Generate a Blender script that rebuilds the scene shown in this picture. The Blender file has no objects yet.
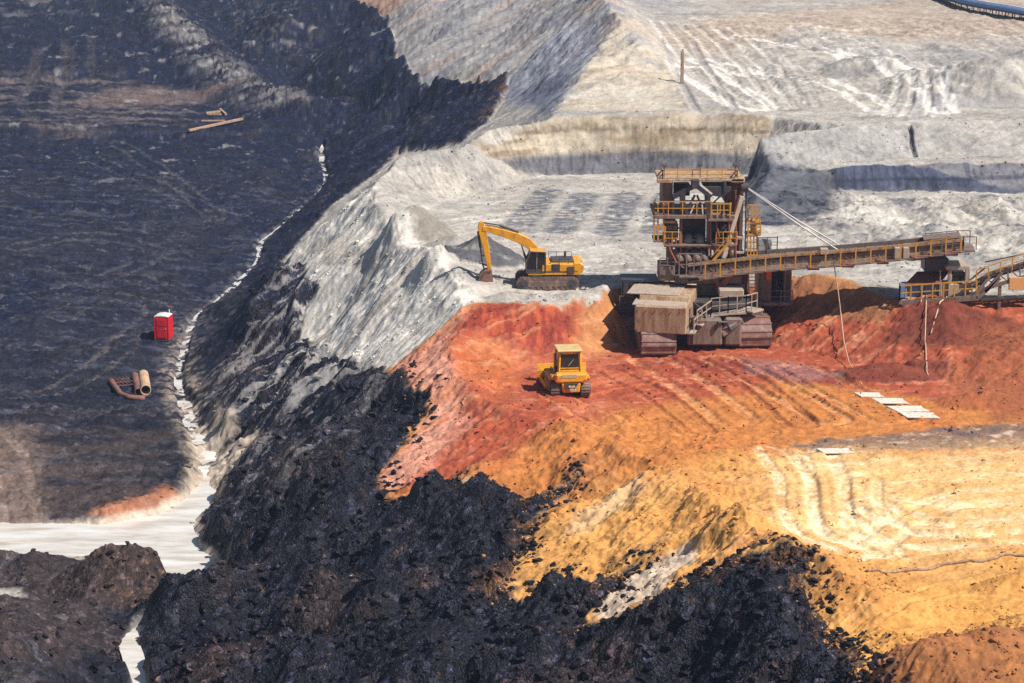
import bpy, bmesh, math, random
import numpy as np
from mathutils import Vector, Matrix
from mathutils.geometry import delaunay_2d_cdt
from mathutils.bvhtree import BVHTree

random.seed(7)
rng = np.random.default_rng(7)
R = math.radians
scene = bpy.context.scene
COL = scene.collection
F = 2250.0                      # focal length in pixels of a 1024 px wide frame
PITCH = R(13.6)
CAMZ = 40.0
cp, sp = math.cos(PITCH), math.sin(PITCH)

def at(px, py, z):
    """ground position seen at a photo position, for a surface at height z"""
    a, b = (px-512.0)/F, (341.5-py)/F
    d = Vector((a, cp+b*sp, -sp+b*cp))
    t = (z-CAMZ)/d.z
    return Vector((d.x*t, d.y*t, z))

# ------------------------------------------------------------------ noise
_h = np.random.default_rng(3)
_ang = _h.random(256)*2*np.pi
GX, GY = np.cos(_ang).astype(np.float32), np.sin(_ang).astype(np.float32)
def pn(x, y, seed=0):
    x = np.asarray(x, np.float32); y = np.asarray(y, np.float32)
    xf = np.floor(x); yf = np.floor(y)
    xi = xf.astype(np.int32).astype(np.uint32); yi = yf.astype(np.int32).astype(np.uint32)
    fx = x-xf; fy = y-yf
    u = fx*fx*fx*(fx*(fx*6-15)+10); v = fy*fy*fy*(fy*(fy*6-15)+10)
    s = np.uint32((seed*2654435761+12345) & 0xffffffff)
    def g(ax, ay, dx, dy):
        h = ax*np.uint32(374761393)+ay*np.uint32(668265263)+s
        h = (h ^ (h >> np.uint32(13)))*np.uint32(1274126177)
        h = (h ^ (h >> np.uint32(16))) & np.uint32(255)
        return GX[h]*dx+GY[h]*dy
    o = np.uint32(1)
    n00 = g(xi, yi, fx, fy); n10 = g(xi+o, yi, fx-1, fy)
    n01 = g(xi, yi+o, fx, fy-1); n11 = g(xi+o, yi+o, fx-1, fy-1)
    a = n00+(n10-n00)*u; b = n01+(n11-n01)*u
    return (a+(b-a)*v)*1.5
def fbm(x, y, scale, octv=4, gain=.5, seed=0, ridge=False):
    x = x/scale; y = y/scale
    out = 0; amp = 1; tot = 0
    for i in range(octv):
        n = pn(x, y, seed+i*17)
        if ridge: n = 1-2*np.abs(n)
        out = out+n*amp; tot += amp; amp *= gain
        x, y = 1.7*x+1.1*y+3.1, -1.1*x+1.7*y+7.7
    return out/tot
def clods(x, y, scale, seed=0, rmin=.35, rmax=.8):
    """heaps and lumps: height of overlapping cones, one per cell, and a tone per lump"""
    x = (x/scale).astype(np.float32); y = (y/scale).astype(np.float32)
    xi = np.floor(x); yi = np.floor(y); best = np.zeros(x.shape, np.float32); tone = np.full(x.shape, .5, np.float32)
    s = np.uint32((seed*2654435761+99) & 0xffffffff)
    for dx in (-1,0,1):
        for dy in (-1,0,1):
            cx, cy = xi+dx, yi+dy
            h = cx.astype(np.int32).astype(np.uint32)*np.uint32(374761393)+cy.astype(np.int32).astype(np.uint32)*np.uint32(668265263)+s
            h = (h ^ (h >> np.uint32(13)))*np.uint32(1274126177); h = h ^ (h >> np.uint32(16))
            px = (h & np.uint32(255)).astype(np.float32)/255; py = ((h >> np.uint32(8)) & np.uint32(255)).astype(np.float32)/255
            r = ((h >> np.uint32(16)) & np.uint32(255)).astype(np.float32)/255; t = ((h >> np.uint32(24)) & np.uint32(255)).astype(np.float32)/255
            rr = rmin+(rmax-rmin)*r*r
            v = (1-np.sqrt((x-cx-px)**2+(y-cy-py)**2)/rr)*rr
            m = v > best; best[m] = v[m]; tone[m] = t[m]
    return best, tone
def sstep(a, b, x):
    t = np.clip((x-a)/(b-a), 0, 1)
    return t*t*(3-2*t)

# ------------------------------------------------------------------ control lines of the pit (photo position + height)
LINES = [
 # crest of the upper bench, running out left as a spur into the valley
 [(775,118,8.8),(700,113,9),(640,114,9),(555,118,8.6),(490,130,8),(462,148,7.2),(400,158,6.8),(375,182,5.5),(345,205,3.5),(318,230,1),(292,258,-2.5),(262,285,-6)],
 # foot of that face
 [(752,176,3.7),(640,173,3.7),(540,177,3.7),(500,187,3.6),(455,198,3.6),(425,212,3.6)],
 # right hand face: top, ledge, ledge lip, foot
 [(758,138,8.4),(800,131,8.8),(840,127,9),(920,123,9),(1024,121,9),(1200,119,9)],
 [(770,168,6),(830,164,6.1),(900,158,6.3),(1024,154,6.5),(1200,152,6.6)],
 [(835,169,6.0),(900,164,6.2),(1024,160,6.3),(1200,158,6.4)],
 [(835,192,4.0),(900,192,3.9),(1024,194,3.8),(1200,194,3.8)],
 [(742,185,4),(750,215,3.6),(800,218,3.6),(835,205,3.8)],
 # rim of the red cut and its foot
 [(480,300,3.4),(520,305,3.3),(560,303,3.3),(600,296,3.3),(640,282,3.3),(700,268,3.3),(770,270,3.4),(800,283,3.6),(850,290,3.4),(900,302,3.4),(940,300,3.4),(1000,300,3.2),(1200,300,3.2)],
 [(498,375,.3),(530,366,.2),(565,364,.1),(610,352,0),(650,330,0),(700,320,0),(790,348,0),(850,362,0),(900,370,.1),(960,384,.2),(1040,390,.3),(1200,394,.3)],
 # outer edge of the terraces
 [(375,182,5.5),(374,207,4.3),(388,236,3.5),(408,249,3.9),(424,246,4.7),(440,262,4.3),(462,285,3.9),(480,300,3.4),(462,325,2.6),(449,350,1.9),(455,378,1.2),(490,402,.5),(540,420,.1),(600,440,0),(650,465,-.2),(690,490,-.3),(740,525,.3),(790,545,1.8),(815,552,1.6),(850,590,.4),(875,625,-.6),(880,690,-1.2)],
 # valley line
 [(330,118,-7),(325,185,-8),(268,238,-8.6),(240,280,-8.9),(195,315,-9.1),(178,370,-9.3),(195,425,-9.5),(215,465,-9.8),(205,530,-10.1),(190,590,-10.2),(140,640,-10.25),(135,690,-10.3)],
 # edge of the far upper bench
 [(585,-12,14),(604,8,13.6),(621,30,13.0),(600,58,10.9),(575,86,9.5),(556,110,8.6)],
 [(650,8,12),(662,40,11),(678,72,10),(692,108,9.1)],
]
PTS = [
 # grey floor
 (560,200,3.6),(640,220,3.5),(700,240,3.5),(900,230,3.5),(1000,230,3.5),(900,260,3.4),(1020,265,3.4),(1200,240,3.5),(480,255,3.5),(600,260,3.4),(545,290,3.3),(450,236,3.5),(790,182,5.0),
 # slope to the valley
 (380,332,-.5),(316,372,-4),(225,330,-8.2),(342,467,-3.0),(256,535,-7),(428,496,-3),(325,560,-6.2),(548,528,-2.8),(426,606,-5.6),(252,636,-8.5),(630,592,-2.6),(516,661,-5),(674,646,-2.6),(262,420,-7),(268,480,-7.5),(330,330,-3.2),(400,420,-1.0),
 # terrace floor
 (900,560,-.8),(1000,560,-.6),(870,585,-1),(1000,620,-.8),(960,690,-.2),(1060,690,0),(850,490,-.3),(950,490,-.2),(800,440,-.1),(1000,440,0),(1200,460,0),(1200,600,-.5),(1200,700,0),(700,400,0),(850,400,0),(600,400,0),(720,480,-.2),(780,510,-.4),
 # valley floor
 (150,470,-9.0),(100,440,-8.8),(0,440,-8.5),(-150,440,-8),(0,500,-9.1),(150,508,-9.2),(150,400,-9),(100,350,-8.8),(0,350,-8.4),(0,250,-7.8),(150,250,-8.4),(200,200,-8),(250,150,-7.2),(100,150,-7),(0,150,-6.8),(-150,250,-7),(-150,150,-6.5),
 (0,80,-5.5),(100,80,-5.5),(200,80,-6),(280,100,-6.3),(0,0,-3),(100,0,-3.5),(200,0,-2.5),(260,30,-2),(300,15,0),(330,60,-3),(-150,0,-3),
 (0,560,-9.4),(50,600,-9.0),(0,650,-8.6),(-150,600,-8.6),(-150,540,-9.9),(0,532,-10.1),(100,538,-10.2),(60,683,-9),(0,695,-8.0),(150,540,-10.2),(-150,690,-8),
 # far slopes
 (560,40,9),(545,82,6.2),(525,104,5.0),(500,92,3.3),(480,60,4.5),(470,30,5.5),(440,0,7),(400,30,4),(385,75,1),(440,80,2.5),(520,20,8),(545,0,10),(430,112,-2),(380,120,-3.5),(350,160,-6.5),(395,147,-5.5),(360,0,5),
 (700,60,10),(800,60,10),(900,60,10),(1024,60,10),(1200,60,10),(700,0,12),(900,0,12),(1024,0,12.5),(1200,0,12.5),
]
PLAN = [(-6,232,1),(-16,220,-3),(-20,214,-6),(-25,216,-8.3),(10,103,-4.2),(0,105,-6.3),(-10,111,-8.2),(-22,111,-10.2),(14,96,-3.8),(26,88,-1),(60,88,0),(-45,108,-8.5),(-70,100,-8),
 (-60,85,-9),(0,85,-8),(60,80,-1),(-240,750,2),(0,750,10),(240,750,16),(-120,520,-1),(-40,480,4),(60,480,14),(160,480,15),(-260,300,-3),(260,300,13),(260,200,8),(-200,180,-5),(-120,90,-8),(120,85,1),(200,140,1)]
V2, VZ, ED, key = [], [], [], {}
def addv(p):
    k = (round(p.x,3), round(p.y,3))
    if k not in key:
        key[k] = len(V2); V2.append(Vector((p.x,p.y))); VZ.append(p.z)
    return key[k]
for ln in LINES:
    prev = None
    for q in ln:
        i = addv(at(*q))
        if prev is not None: ED.append((prev, i))
        prev = i
for q in PTS: addv(at(*q))
for q in PLAN: addv(Vector(q))
cv, ce, cf, ov, oe, of_ = delaunay_2d_cdt(V2, ED, [], 0, 1e-4)
cz = []
for i, v in enumerate(cv):
    if ov[i]: cz.append(VZ[ov[i][0]])
    else:
        ds = sorted((( (v-V2[j]).length, j) for j in range(len(V2))))[:2]
        w = [1/(a+1e-6) for a, j in ds]; cz.append(sum(wi*VZ[j] for wi,(a,j) in zip(w, ds))/sum(w))
base_bvh = BVHTree.FromPolygons([Vector((v.x,v.y,z)) for v, z in zip(cv, cz)], [tuple(f) for f in cf])
CAM = Vector((0,0,CAMZ))
def hit(px, py, z=None):
    """plan position of the bare slope seen at a photo position"""
    if z is not None: p = at(px, py, z); return (p.x, p.y)
    a, b = (px-512.0)/F, (341.5-py)/F
    d = Vector((a, cp+b*sp, -sp+b*cp)).normalized()
    h = base_bvh.ray_cast(CAM, d)
    p = h[0] if h[0] is not None else at(px, py, 0)
    return (p.x, p.y)

# ------------------------------------------------------------------ the grid (a fan of columns, rows packed on the steep faces)
ucols = np.concatenate([np.linspace(-1150,-560,110,endpoint=False), np.linspace(-560,560,1000,endpoint=False), np.linspace(560,1150,110)])
rows = [84.0]
while rows[-1] < 740:
    d = rows[-1]; st = (.48 if d < 203 else .75)*d*d/(44*F)
    if 203 < d < 223: st = min(st, .10)
    elif 154 < d < 178: st = min(st, .13)
    elif 223 <= d < 300: st = min(st, .35)
    elif d > 420: st = 1.5*st
    rows.append(d+st)
drows = np.array(rows)
NU, ND = len(ucols), len(drows)
U, D = np.meshgrid(ucols.astype(np.float32), drows.astype(np.float32))   # shape (ND, NU)
X = U*D/F; Y = D*1.0
print('grid', NU, ND, NU*ND)
Zb = np.full((ND, NU), -8, np.float32)
for f in cf:
    (x0,y0),(x1,y1),(x2,y2) = [(cv[i].x, cv[i].y) for i in f]; z0,z1,z2 = [cz[i] for i in f]
    det = (y1-y2)*(x0-x2)+(x2-x1)*(y0-y2)
    if abs(det) < 1e-9: continue
    ya, yb = min(y0,y1,y2), max(y0,y1,y2)
    us = [x0/y0*F, x1/y1*F, x2/y2*F]
    r0, r1 = np.searchsorted(drows, ya)-1, np.searchsorted(drows, yb)+1
    c0, c1 = np.searchsorted(ucols, min(us))-1, np.searchsorted(ucols, max(us))+1
    r0, c0 = max(r0,0), max(c0,0)
    if r0 >= r1 or c0 >= c1: continue
    xs, ys = X[r0:r1,c0:c1], Y[r0:r1,c0:c1]
    a = ((y1-y2)*(xs-x2)+(x2-x1)*(ys-y2))/det
    b = ((y2-y0)*(xs-x2)+(x0-x2)*(ys-y2))/det
    c = 1-a-b
    m = (a>=-1e-5)&(b>=-1e-5)&(c>=-1e-5)
    sub = Zb[r0:r1,c0:c1]; sub[m] = (a*z0+b*z1+c*z2)[m]
def blur(A, n):
    for _ in range(n):
        B = A.copy(); B[1:-1] = (A[:-2]+2*A[1:-1]+A[2:])/4
        A = B.copy(); A[:,1:-1] = (B[:,:-2]+2*B[:,1:-1]+B[:,2:])/4
    return A
Zb = blur(Zb, 3)
def sample(A, x, y):
    """bilinear look-up of a grid quantity at plan positions"""
    ri = np.interp(y, drows, np.arange(ND)); ci = np.interp(x/np.maximum(y,1)*F, ucols, np.arange(NU))
    r = np.clip(ri.astype(int), 0, ND-2); c = np.clip(ci.astype(int), 0, NU-2)
    fr, fc = ri-r, ci-c
    return (A[r,c]*(1-fr)*(1-fc)+A[r+1,c]*fr*(1-fc)+A[r,c+1]*(1-fr)*fc+A[r+1,c+1]*fr*fc)

# ------------------------------------------------------------------ zones
def sdist(poly, xs, ys):
    """signed distance to a polygon in plan, positive inside"""
    n = len(poly); best = np.full(xs.shape, 1e9, np.float32); ins = np.zeros(xs.shape, bool)
    for i in range(n):
        ax, ay = poly[i]; bx, by = poly[(i+1)%n]
        ex, ey = bx-ax, by-ay; L2 = ex*ex+ey*ey+1e-9
        t = np.clip(((xs-ax)*ex+(ys-ay)*ey)/L2, 0, 1)
        best = np.minimum(best, (xs-ax-t*ex)**2+(ys-ay-t*ey)**2)
        cr = ((ay > ys) != (by > ys))
        xx = ax+(ys-ay)*(ex/(ey if abs(ey) > 1e-9 else 1e-9))
        ins ^= cr & (xs < xx)
    return np.where(ins, 1, -1)*np.sqrt(best)
def ldist(line, xs, ys):
    best = np.full(xs.shape, 1e9, np.float32)
    for (ax,ay),(bx,by) in zip(line[:-1], line[1:]):
        ex, ey = bx-ax, by-ay; L2 = ex*ex+ey*ey+1e-9
        t = np.clip(((xs-ax)*ex+(ys-ay)*ey)/L2, 0, 1)
        best = np.minimum(best, (xs-ax-t*ex)**2+(ys-ay-t*ey)**2)
    return np.sqrt(best)
def pts(seq): return [hit(*q) for q in seq]
def smooth(line, k=6):
    """Catmull-Rom through plan points"""
    P = [line[0]]+list(line)+[line[-1]]; out = []
    for i in range(1, len(P)-2):
        for j in range(k):
            t = j/k; r = []
            for a in (0,1):
                p0,p1,p2,p3 = P[i-1][a],P[i][a],P[i+1][a],P[i+2][a]
                r.append(.5*(2*p1+(p2-p0)*t+(2*p0-5*p1+4*p2-p3)*t*t+(3*p1-p0-3*p2+p3)*t**3))
            out.append(tuple(r))
    out.append(line[-1]); return out
N1 = fbm(X, Y, 9, 4, .55, 11); N2 = fbm(X, Y, 9, 4, .55, 31)     # slow wander
N3 = fbm(X, Y, 1.6, 4, .6, 51)                                    # quick wander
ST0 = fbm(-X*-.60+Y*-.80, (X*-.80+Y*-.60)*.16, 1.1, 4, .6, 205)
def zone(seq, soft=.6, wob=1.0, quick=.5, streak=0):
    poly = pts(seq)
    m = np.zeros(X.shape, np.float32)
    xs_, ys_ = [p[0] for p in poly], [p[1] for p in poly]; pad = soft+2*wob+2
    bb = (X > min(xs_)-pad)&(X < max(xs_)+pad)&(Y > min(ys_)-pad)&(Y < max(ys_)+pad)
    s = sdist(poly, X[bb], Y[bb])+wob*N1[bb]*1.6+quick*N3[bb]*1.6
    if streak: s = s+streak*ST0[bb]
    m[bb] = sstep(-soft, soft, s)
    return m

# coal: valley floor, foot of the slope, foreground dump
COALPOLY = [(-900,-60,0),(250,-60,0),(300,14),(385,22),(402,66),(418,92),(470,88),(508,86),(500,104),(489,122),(462,142),(430,149),(400,152),(376,175),(345,198),(318,223),(292,251),(272,273),(285,275),(318,292),(300,322),(335,352),(384,372),(404,388),(432,408),(408,440),(372,486),(396,508),(450,490),(470,497),(520,497),(560,485),(580,478),(560,500),(537,530),(531,556),(505,586),(488,604),(528,604),(548,584),(596,586),(640,566),(618,600),(590,624),(640,624),(700,592),(762,560),(796,551),(812,556),(806,580),(818,604),(852,662),(872,720),(872,760,-3),(-900,760,-9)]
m_coal = zone(COALPOLY, .30, .7, .38, .35)
m_cnear = zone(COALPOLY, 2.6, .8, .8, .8)
m_bench = zone([(478,112,.5),(507,88),(418,92),(402,66),(385,22),(300,14),(250,-60,0),(1900,-60,12),(1900,296,3.3),(1000,298),(905,302.5,3.4),(850,288,3.4),(800,281,3.6),(700,266,3.3),(640,286),(600,298),(560,305),(520,307),(478,303),(440,332),(412,352),(384,372),(335,352),(300,322),(318,292),(285,275),(262,290,-6),(330,190,-7.7),(395,150,-5.5),(400,125,-3)], .35, .35, .35)
m_bench = np.maximum(m_bench, (1-m_coal)*np.maximum(sstep(-8,-11,X)*sstep(161,165,Y), sstep(172,176,Y)))
m_terr = 1-m_coal-m_bench
m_terr = np.clip(m_terr, 0, 1)
# light scree running down over the coal
m_scree = zone([(300,262,-3),(340,240),(430,300),(440,332),(384,374),(350,372),(310,405),(262,425),(225,400),(228,360),(280,318)], 3.0, 1.2, .9)
m_pond = zone([(-320,522,-9.9),(40,526,-9.9),(100,527,-9.9),(160,514,-9.9),(186,500,-9.9),(205,480,-9.8),(214,494,-9.8),(196,522,-9.9),(198,545,-9.9),(216,558,-9.9),(226,574,-9.9),(212,592,-9.9),(178,606,-9.9),(166,590,-9.9),(158,570,-9.9),(130,556,-9.9),(60,562,-9.9),(-320,556,-9.9)], .9, .15, .12)
CREEK = [(322,150,-7.6),(322,165,-7.8),(325,190,-8),(292,222,-8.4),(262,242,-8.6),(258,262,-8.75),(236,284,-8.9),(212,306,-9),(194,320,-9.1),(184,350,-9.2),(178,380,-9.3),(186,408,-9.4),(200,435,-9.6),(214,462,-9.8),(212,480,-9.85),(200,510,-10)]
CREEK_LOW = [(143,632,-10.2),(130,646,-10.2),(134,664,-10.25),(140,700,-10.3)]
creek_plan = smooth([hit(*q) for q in CREEK]); creek_low_plan = smooth([hit(*q) for q in CREEK_LOW])
cw = X+.7*N3; ch = Y+.7*N1
DC = ldist(creek_plan, X+.5*N3, Y+1.2*N1); DCL = ldist(creek_low_plan, X+.3*N3, Y+.3*N1)

# ------------------------------------------------------------------ relief
slope_wob = 1.0
WX = X+.9*N1+.35*N3; WY = Y+.9*N2+.3*fbm(X, Y, 1.3, 3, .55, 71)
far = sstep(300, 420, Y)
Z = sample(Zb, WX*1.0, np.clip(WY, drows[0], drows[-1])).astype(np.float32)
gy, gx = np.gradient(Zb)
dzy = gy/np.gradient(Y, axis=0); dzx = gx/np.maximum(np.gradient(X, axis=1), 1e-6)
dzy = dzy-dzx*(U/F)                     # rows of the fan drift sideways with depth
SL = np.clip(np.sqrt(dzx*dzx+dzy*dzy), 0, 3)
steep = sstep(.18, .5, SL)
MOUNDS = []
def mound(px, py, z, rx, ry, h, rot=0, sharp=1.0, seed=0):
    c = at(px, py, z)
    bb = (np.abs(X-c.x) < 2*max(rx,ry))&(np.abs(Y-c.y) < 2*max(rx,ry))
    x = X[bb]-c.x+.25*rx*N1[bb]*1.5+.14*rx*N3[bb]; y = Y[bb]-c.y+.25*ry*N2[bb]*1.5
    ca, sa = math.cos(rot), math.sin(rot)
    r = np.sqrt(((x*ca+y*sa)/rx)**2+((-x*sa+y*ca)/ry)**2)
    k = np.where(r < .16, 1-.5*r*r/.16-.08, 1-r)
    add = h*np.maximum(k, 0)**sharp
    Z[bb] += add
    m = np.zeros(X.shape, np.float32); m[bb] = sstep(0, .12, np.maximum(1-r, 0)); return m
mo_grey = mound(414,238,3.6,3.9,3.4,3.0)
mo_dark = mound(480,262,3.6,3.9,3.0,2.3); mound(452,250,3.6,2.6,2.4,1.2)
mo_w1 = mound(430,270,3.6,2.3,2.2,1.7); mo_w2 = mound(385,214,4.0,2.2,3.5,.8)
mo_low = mound(124,590,-9.5,4.6,4.6,3.3); mound(166,628,-10.2,2.6,2.2,1.3); mound(196,622,-10,3,2.4,1.0)
mound(30,650,-8.8,4,3,.5); mound(15,688,-8.6,4.5,3,2.2); mound(75,668,-9,4,3,.9); mound(215,672,-9,4,2.6,.8)
mo_hill = mound(980,678,-.6,7,4.2,2.3); mound(1050,640,-.5,4,4,1.6); mound(900,690,-.9,3,2.5,1.0)
mound(818,302,2.2,4.0,2.2,.9); mound(870,300,2.6,3.5,2.5,.5)
[mound(*q) for q in ((448,294,3.6,1.5,1.3,.7),(478,296,3.3,1.3,1.0,.5),(505,300,3.3,1.6,1.0,.5),(538,300,3.3,1.5,.9,.45),(575,298,3.3,1.6,1.0,.5),(604,292,3.3,1.5,1.0,.5),(462,279,3.7,1.2,1.2,.6),(620,284,3.3,1.6,1.0,.4))]
mo_red = mound(885,376,.1,5.0,2.4,1.0); mo_red2 = mound(985,402,.2,3.4,2.4,.9); mound(1010,352,1.8,5,4,.8); mound(940,318,2.6,4,4,.9)
mound(965,88,10,9,10,3.0,.3); mound(880,70,10,7,9,1.3); mound(1010,95,9.6,6,8,2.0)
mound(735,532,-.1,3.0,2.2,.8); mound(700,505,-.3,2.4,2,.6); mound(655,480,-.3,3,2,.5); mound(610,452,-.1,4,2,.5); mound(690,460,-.2,3.5,1.8,.5); mound(560,455,-1.4,4,3,.5)
mound(1005,560,-.6,5,1.5,.5); mound(1020,585,-.6,2.5,1.5,.8)
mound(480,120,7.6,5,3,.4); mound(640,60,10.5,5,9,1.6); mound(440,178,5.2,3.5,2.5,.6)
# black dump lying in heaps against the slope
for q in [(400,392,-1.2,5,4,.9),(345,420,-3,5,4,.9),(300,470,-5,5,4,.9),(480,470,-1.4,3,2.2,.9),(420,520,-3.6,6,4,1.1),(520,520,-2.4,4,3,.7),(330,530,-5.4,5,4,1.0),(470,590,-4.6,6,4,1.1),(360,610,-6.4,6,4,.9),(600,600,-3.0,4,3,.8),(250,590,-8,4,3,.7),(560,650,-4.2,5,3,.6),(720,610,-1.6,4,4,.7),(250,510,-7.6,4,3,.6)]:
    mound(*q)
# relief of each material
fx, fy = -.80, -.60
S = X*fx+Y*fy; T = -X*fy+Y*fx
coalness = m_coal
n_big = fbm(X, Y, 4.2, 4, .55, 101); n_mid = fbm(X, Y, 1.5, 4, .6, 131, ridge=True); n_fin = fbm(X, Y, .45, 3, .6, 161)
n_fin2 = fbm(X, Y, .9, 3, .6, 191)
dumpy = np.clip(sstep(-27, -21, X+1.5*N1)*(1-.75*sstep(205, 260, Y)), 0, 1)
dumpy = np.maximum(dumpy, sstep(152, 143, Y)*.8*(.5+.5*sstep(-26.5,-20,X)))
sel = (m_coal > 0)&(dumpy > .02)&(Y < 270)
xs_, ys_ = X[sel]+.5*N3[sel], Y[sel]+.5*N1[sel]
c1, t1 = clods(xs_, ys_*.9, 4.6, 1, .45, .95); c2, t2 = clods(xs_, ys_, 1.5, 2, .3, .85)
c3, t3 = clods(X[sel]+.10*n_fin2[sel], Y[sel], .55, 3, .3, .8); c4, t4 = clods(X[sel], Y[sel], .24, 4, .3, .75)
CL = np.zeros(X.shape, np.float32); CT = np.full(X.shape, .5, np.float32)
CL[sel] = 2.5*c1+.62*c2+.24*c3+.07*c4-1.1; CT[sel] = .25*t2+.45*t3+.30*t4
m_cin = m_coal*sstep(.45,1,m_cnear)
Z += m_cin*dumpy*(2.0*fbm(T+1.5*N1,S*.28,7,4,.5,761,ridge=True)+.9*fbm(X,Y,9,3,.5,771))
Z += m_cin*(dumpy*(.35*n_big+CL*.85+.12*n_mid+.06*n_fin2)+(1-dumpy)*(.50*n_big+.16*n_mid+.08*n_fin+.9*far*n_big))
# streaked slopes: gullies follow the fall line
st1 = fbm(T+.12*N1*3, S*.14, .9, 4, .6, 211); st2 = fbm(T, S*.10, 2.6, 3, .5, 231)
outer = sstep(-.5, 1.5, -(X-(-4.5)))*1.0
CLX = None
slope_t_ = np.clip(m_terr*sstep(.08,.25,SL),0,1)
m_outer = (1-m_coal)*steep
Z += m_outer*(.16*st1+.22*st2)
# cut faces: vertical tooth marks
fc = fbm(X*1.0, Y*.15, .55, 3, .6, 251)
Z += (1-m_coal)*sstep(.5, 1.0, SL)*sstep(-6, 0, X)*(.09*fc+.08*n_fin2)
m_farz = zone([(400,70),(385,22),(330,8),(420,0),(560,-10,11),(640,24),(650,60),(668,92),(600,112,7),(540,110,5),(505,90),(420,92)], 4, 1, .3)
Z += m_farz*(1.5*fbm(T+2*N1, S*.16, 6, 4, .55, 271, ridge=True)+.10*n_mid)
# steps and spoil ridges of the far valley
ystep = at(0,143,-6.8).y; Z += m_coal*sstep(-20,-26,X)*1.3*sstep(-3.0,2.0,Y-ystep+1.6*N1+.5*N3)
ystep2 = at(0,92,-5.6).y; Z += m_coal*sstep(-34,-42,X)*1.6*sstep(-5,4,Y-ystep2+3*N1+.8*N3)
ystep3 = at(0,218,-8).y; Z += m_coal*sstep(-26,-34,X)*.7*sstep(-2,1.2,Y-ystep3+2.6*N1+.5*N3)
dr_ = ldist([hit(*q) for q in ((110,5),(150,20),(200,68),(255,106),(312,134))], X+2*N1+.8*N3, Y+2*N2); Z += m_coal*(2.6*np.maximum(1-dr_/9,0)+1.0*sstep(10,0,dr_)*n_mid)
dv_ = ldist([hit(*q) for q in ((165,0),(200,40),(245,80),(300,112))], X+2*N1, Y+2*N2); Z -= m_coal*2.2*np.maximum(1-dv_/10,0)
Z += m_coal*sstep(240,300,Y)*sstep(-38,-20,X)*(1.6*fbm(T+N1*3,S*.3,7,5,.6,741,ridge=True))
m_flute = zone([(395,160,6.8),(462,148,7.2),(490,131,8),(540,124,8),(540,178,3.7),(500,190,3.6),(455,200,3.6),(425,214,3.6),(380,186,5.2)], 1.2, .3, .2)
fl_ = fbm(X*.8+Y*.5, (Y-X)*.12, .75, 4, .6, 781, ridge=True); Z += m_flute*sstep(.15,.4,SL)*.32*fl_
# grey floors and top
DET = fbm(X*.8, Y, .9, 5, .72, 601); RUT = fbm(X*.35+.5*N1, Y, 1.3, 4, .62, 621, ridge=True); BRK = fbm(X*.7, Y, 2.4, 5, .66, 641, ridge=True)
Z += m_bench*(1-.6*steep)*(.12*RUT+.03*DET)+m_bench*steep*.04*DET
Z += m_bench*(.10*np.maximum(BRK-.15,0)*2)*sstep(-.1,.3,N2)
Z += m_terr*(.06*RUT+.03*DET)+slope_t_*(.13*fbm(X*.4+Z*.5, Y, .8, 4, .62, 661, ridge=True))
Z += m_coal*(1-dumpy)*(.05*RUT+.05*DET+.34*BRK)
dune = sstep(20,32,X)*sstep(225,240,Y)*(1-sstep(290,310,Y))*m_bench
Z += dune*(.8*fbm(X+.4*Y, Y*.6, 7, 4, .55, 681, ridge=True))
wb = m_bench*(1-steep)
Z += wb*(.12*n_big+.07*n_fin2+.04*n_fin)+m_bench*far*.5*n_big
rough_w = sstep(20, 30, X)*sstep(176, 184, Y)*(1-sstep(205, 207, Y))
Z += m_bench*rough_w*(.9*n_big+.20*n_mid+.08*n_fin2)
# terrace
Z += m_terr*(.14*n_big+.10*n_fin2+.05*n_fin)
slope_t = m_terr*sstep(.08, .25, SL)
Z += slope_t*(.30*n_big+.06*n_mid+.05*n_fin2+.16*st1)
lumpy = zone([(560,400),(760,440),(800,545),(700,620),(520,600),(540,470)], 2, 1, .5)
Z += lumpy*m_terr*(.13*n_mid+.55*n_big+.10*fbm(X*.5,Y,.5,3,.6,261,ridge=True))
# pond bed and creek bed
Z = Z*(1-m_pond)+np.minimum(Z, -10.2+.12*n_fin2+.12*N3)*m_pond
cwid = .40+.75*sstep(190, 166, Y)
ck = 1-sstep(cwid*.8, cwid*1.6, DC)
bed_ = .30*fbm(X*1.2, Y*.55, 1.1, 5, .65, 801)+.08*DET
Z += ck*(-.22+bed_-.5*sample(Z-Zb, X, Y)*.6)
ckl = 1-sstep(.25, .75, DCL)
Z = Z*(1-ckl)+np.minimum(Z, -10.35+.15*N3)*ckl
# ------------------------------------------------------------------ what the ground is made of (albedo of each material, some shading painted in)
def s2l(r, g, b):
    f = lambda c: (c/255/12.92) if c/255 <= .04045 else ((c/255+.055)/1.055)**2.4
    return np.array([f(r), f(g), f(b)], np.float32)
Cc = np.zeros(X.shape+(3,), np.float32)
def put(m, c, k=1.0):
    global Cc
    m = (m*k)[...,None]; Cc = Cc*(1-m)+m*np.asarray(c, np.float32)
def nz(a, b, n): return sstep(a, b, n)
# pale clay and sand of the benches
put(np.ones(X.shape, np.float32), (.52,.475,.42))
put(nz(-.1,.35,N1), (.63,.58,.51), .7)
put(nz(.0,.4,N2), (.40,.385,.37), .6)
big = fbm(X+5, Y*.6, 22, 4, .5, 301)
put(nz(.05,.4,big)*sstep(255,300,Y), (.56,.42,.32), .6)
put(nz(.05,.4,-big)*sstep(240,270,Y), (.36,.36,.38), .6)
band = fbm(X*.25+.4*N1, Y*1.0, 3.2, 4, .6, 311)
put(nz(.05,.35,band)*(1-steep), (.37,.36,.36), .65)
put(nz(.08,.35,-band)*(1-steep), (.66,.63,.57), .5)
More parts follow.
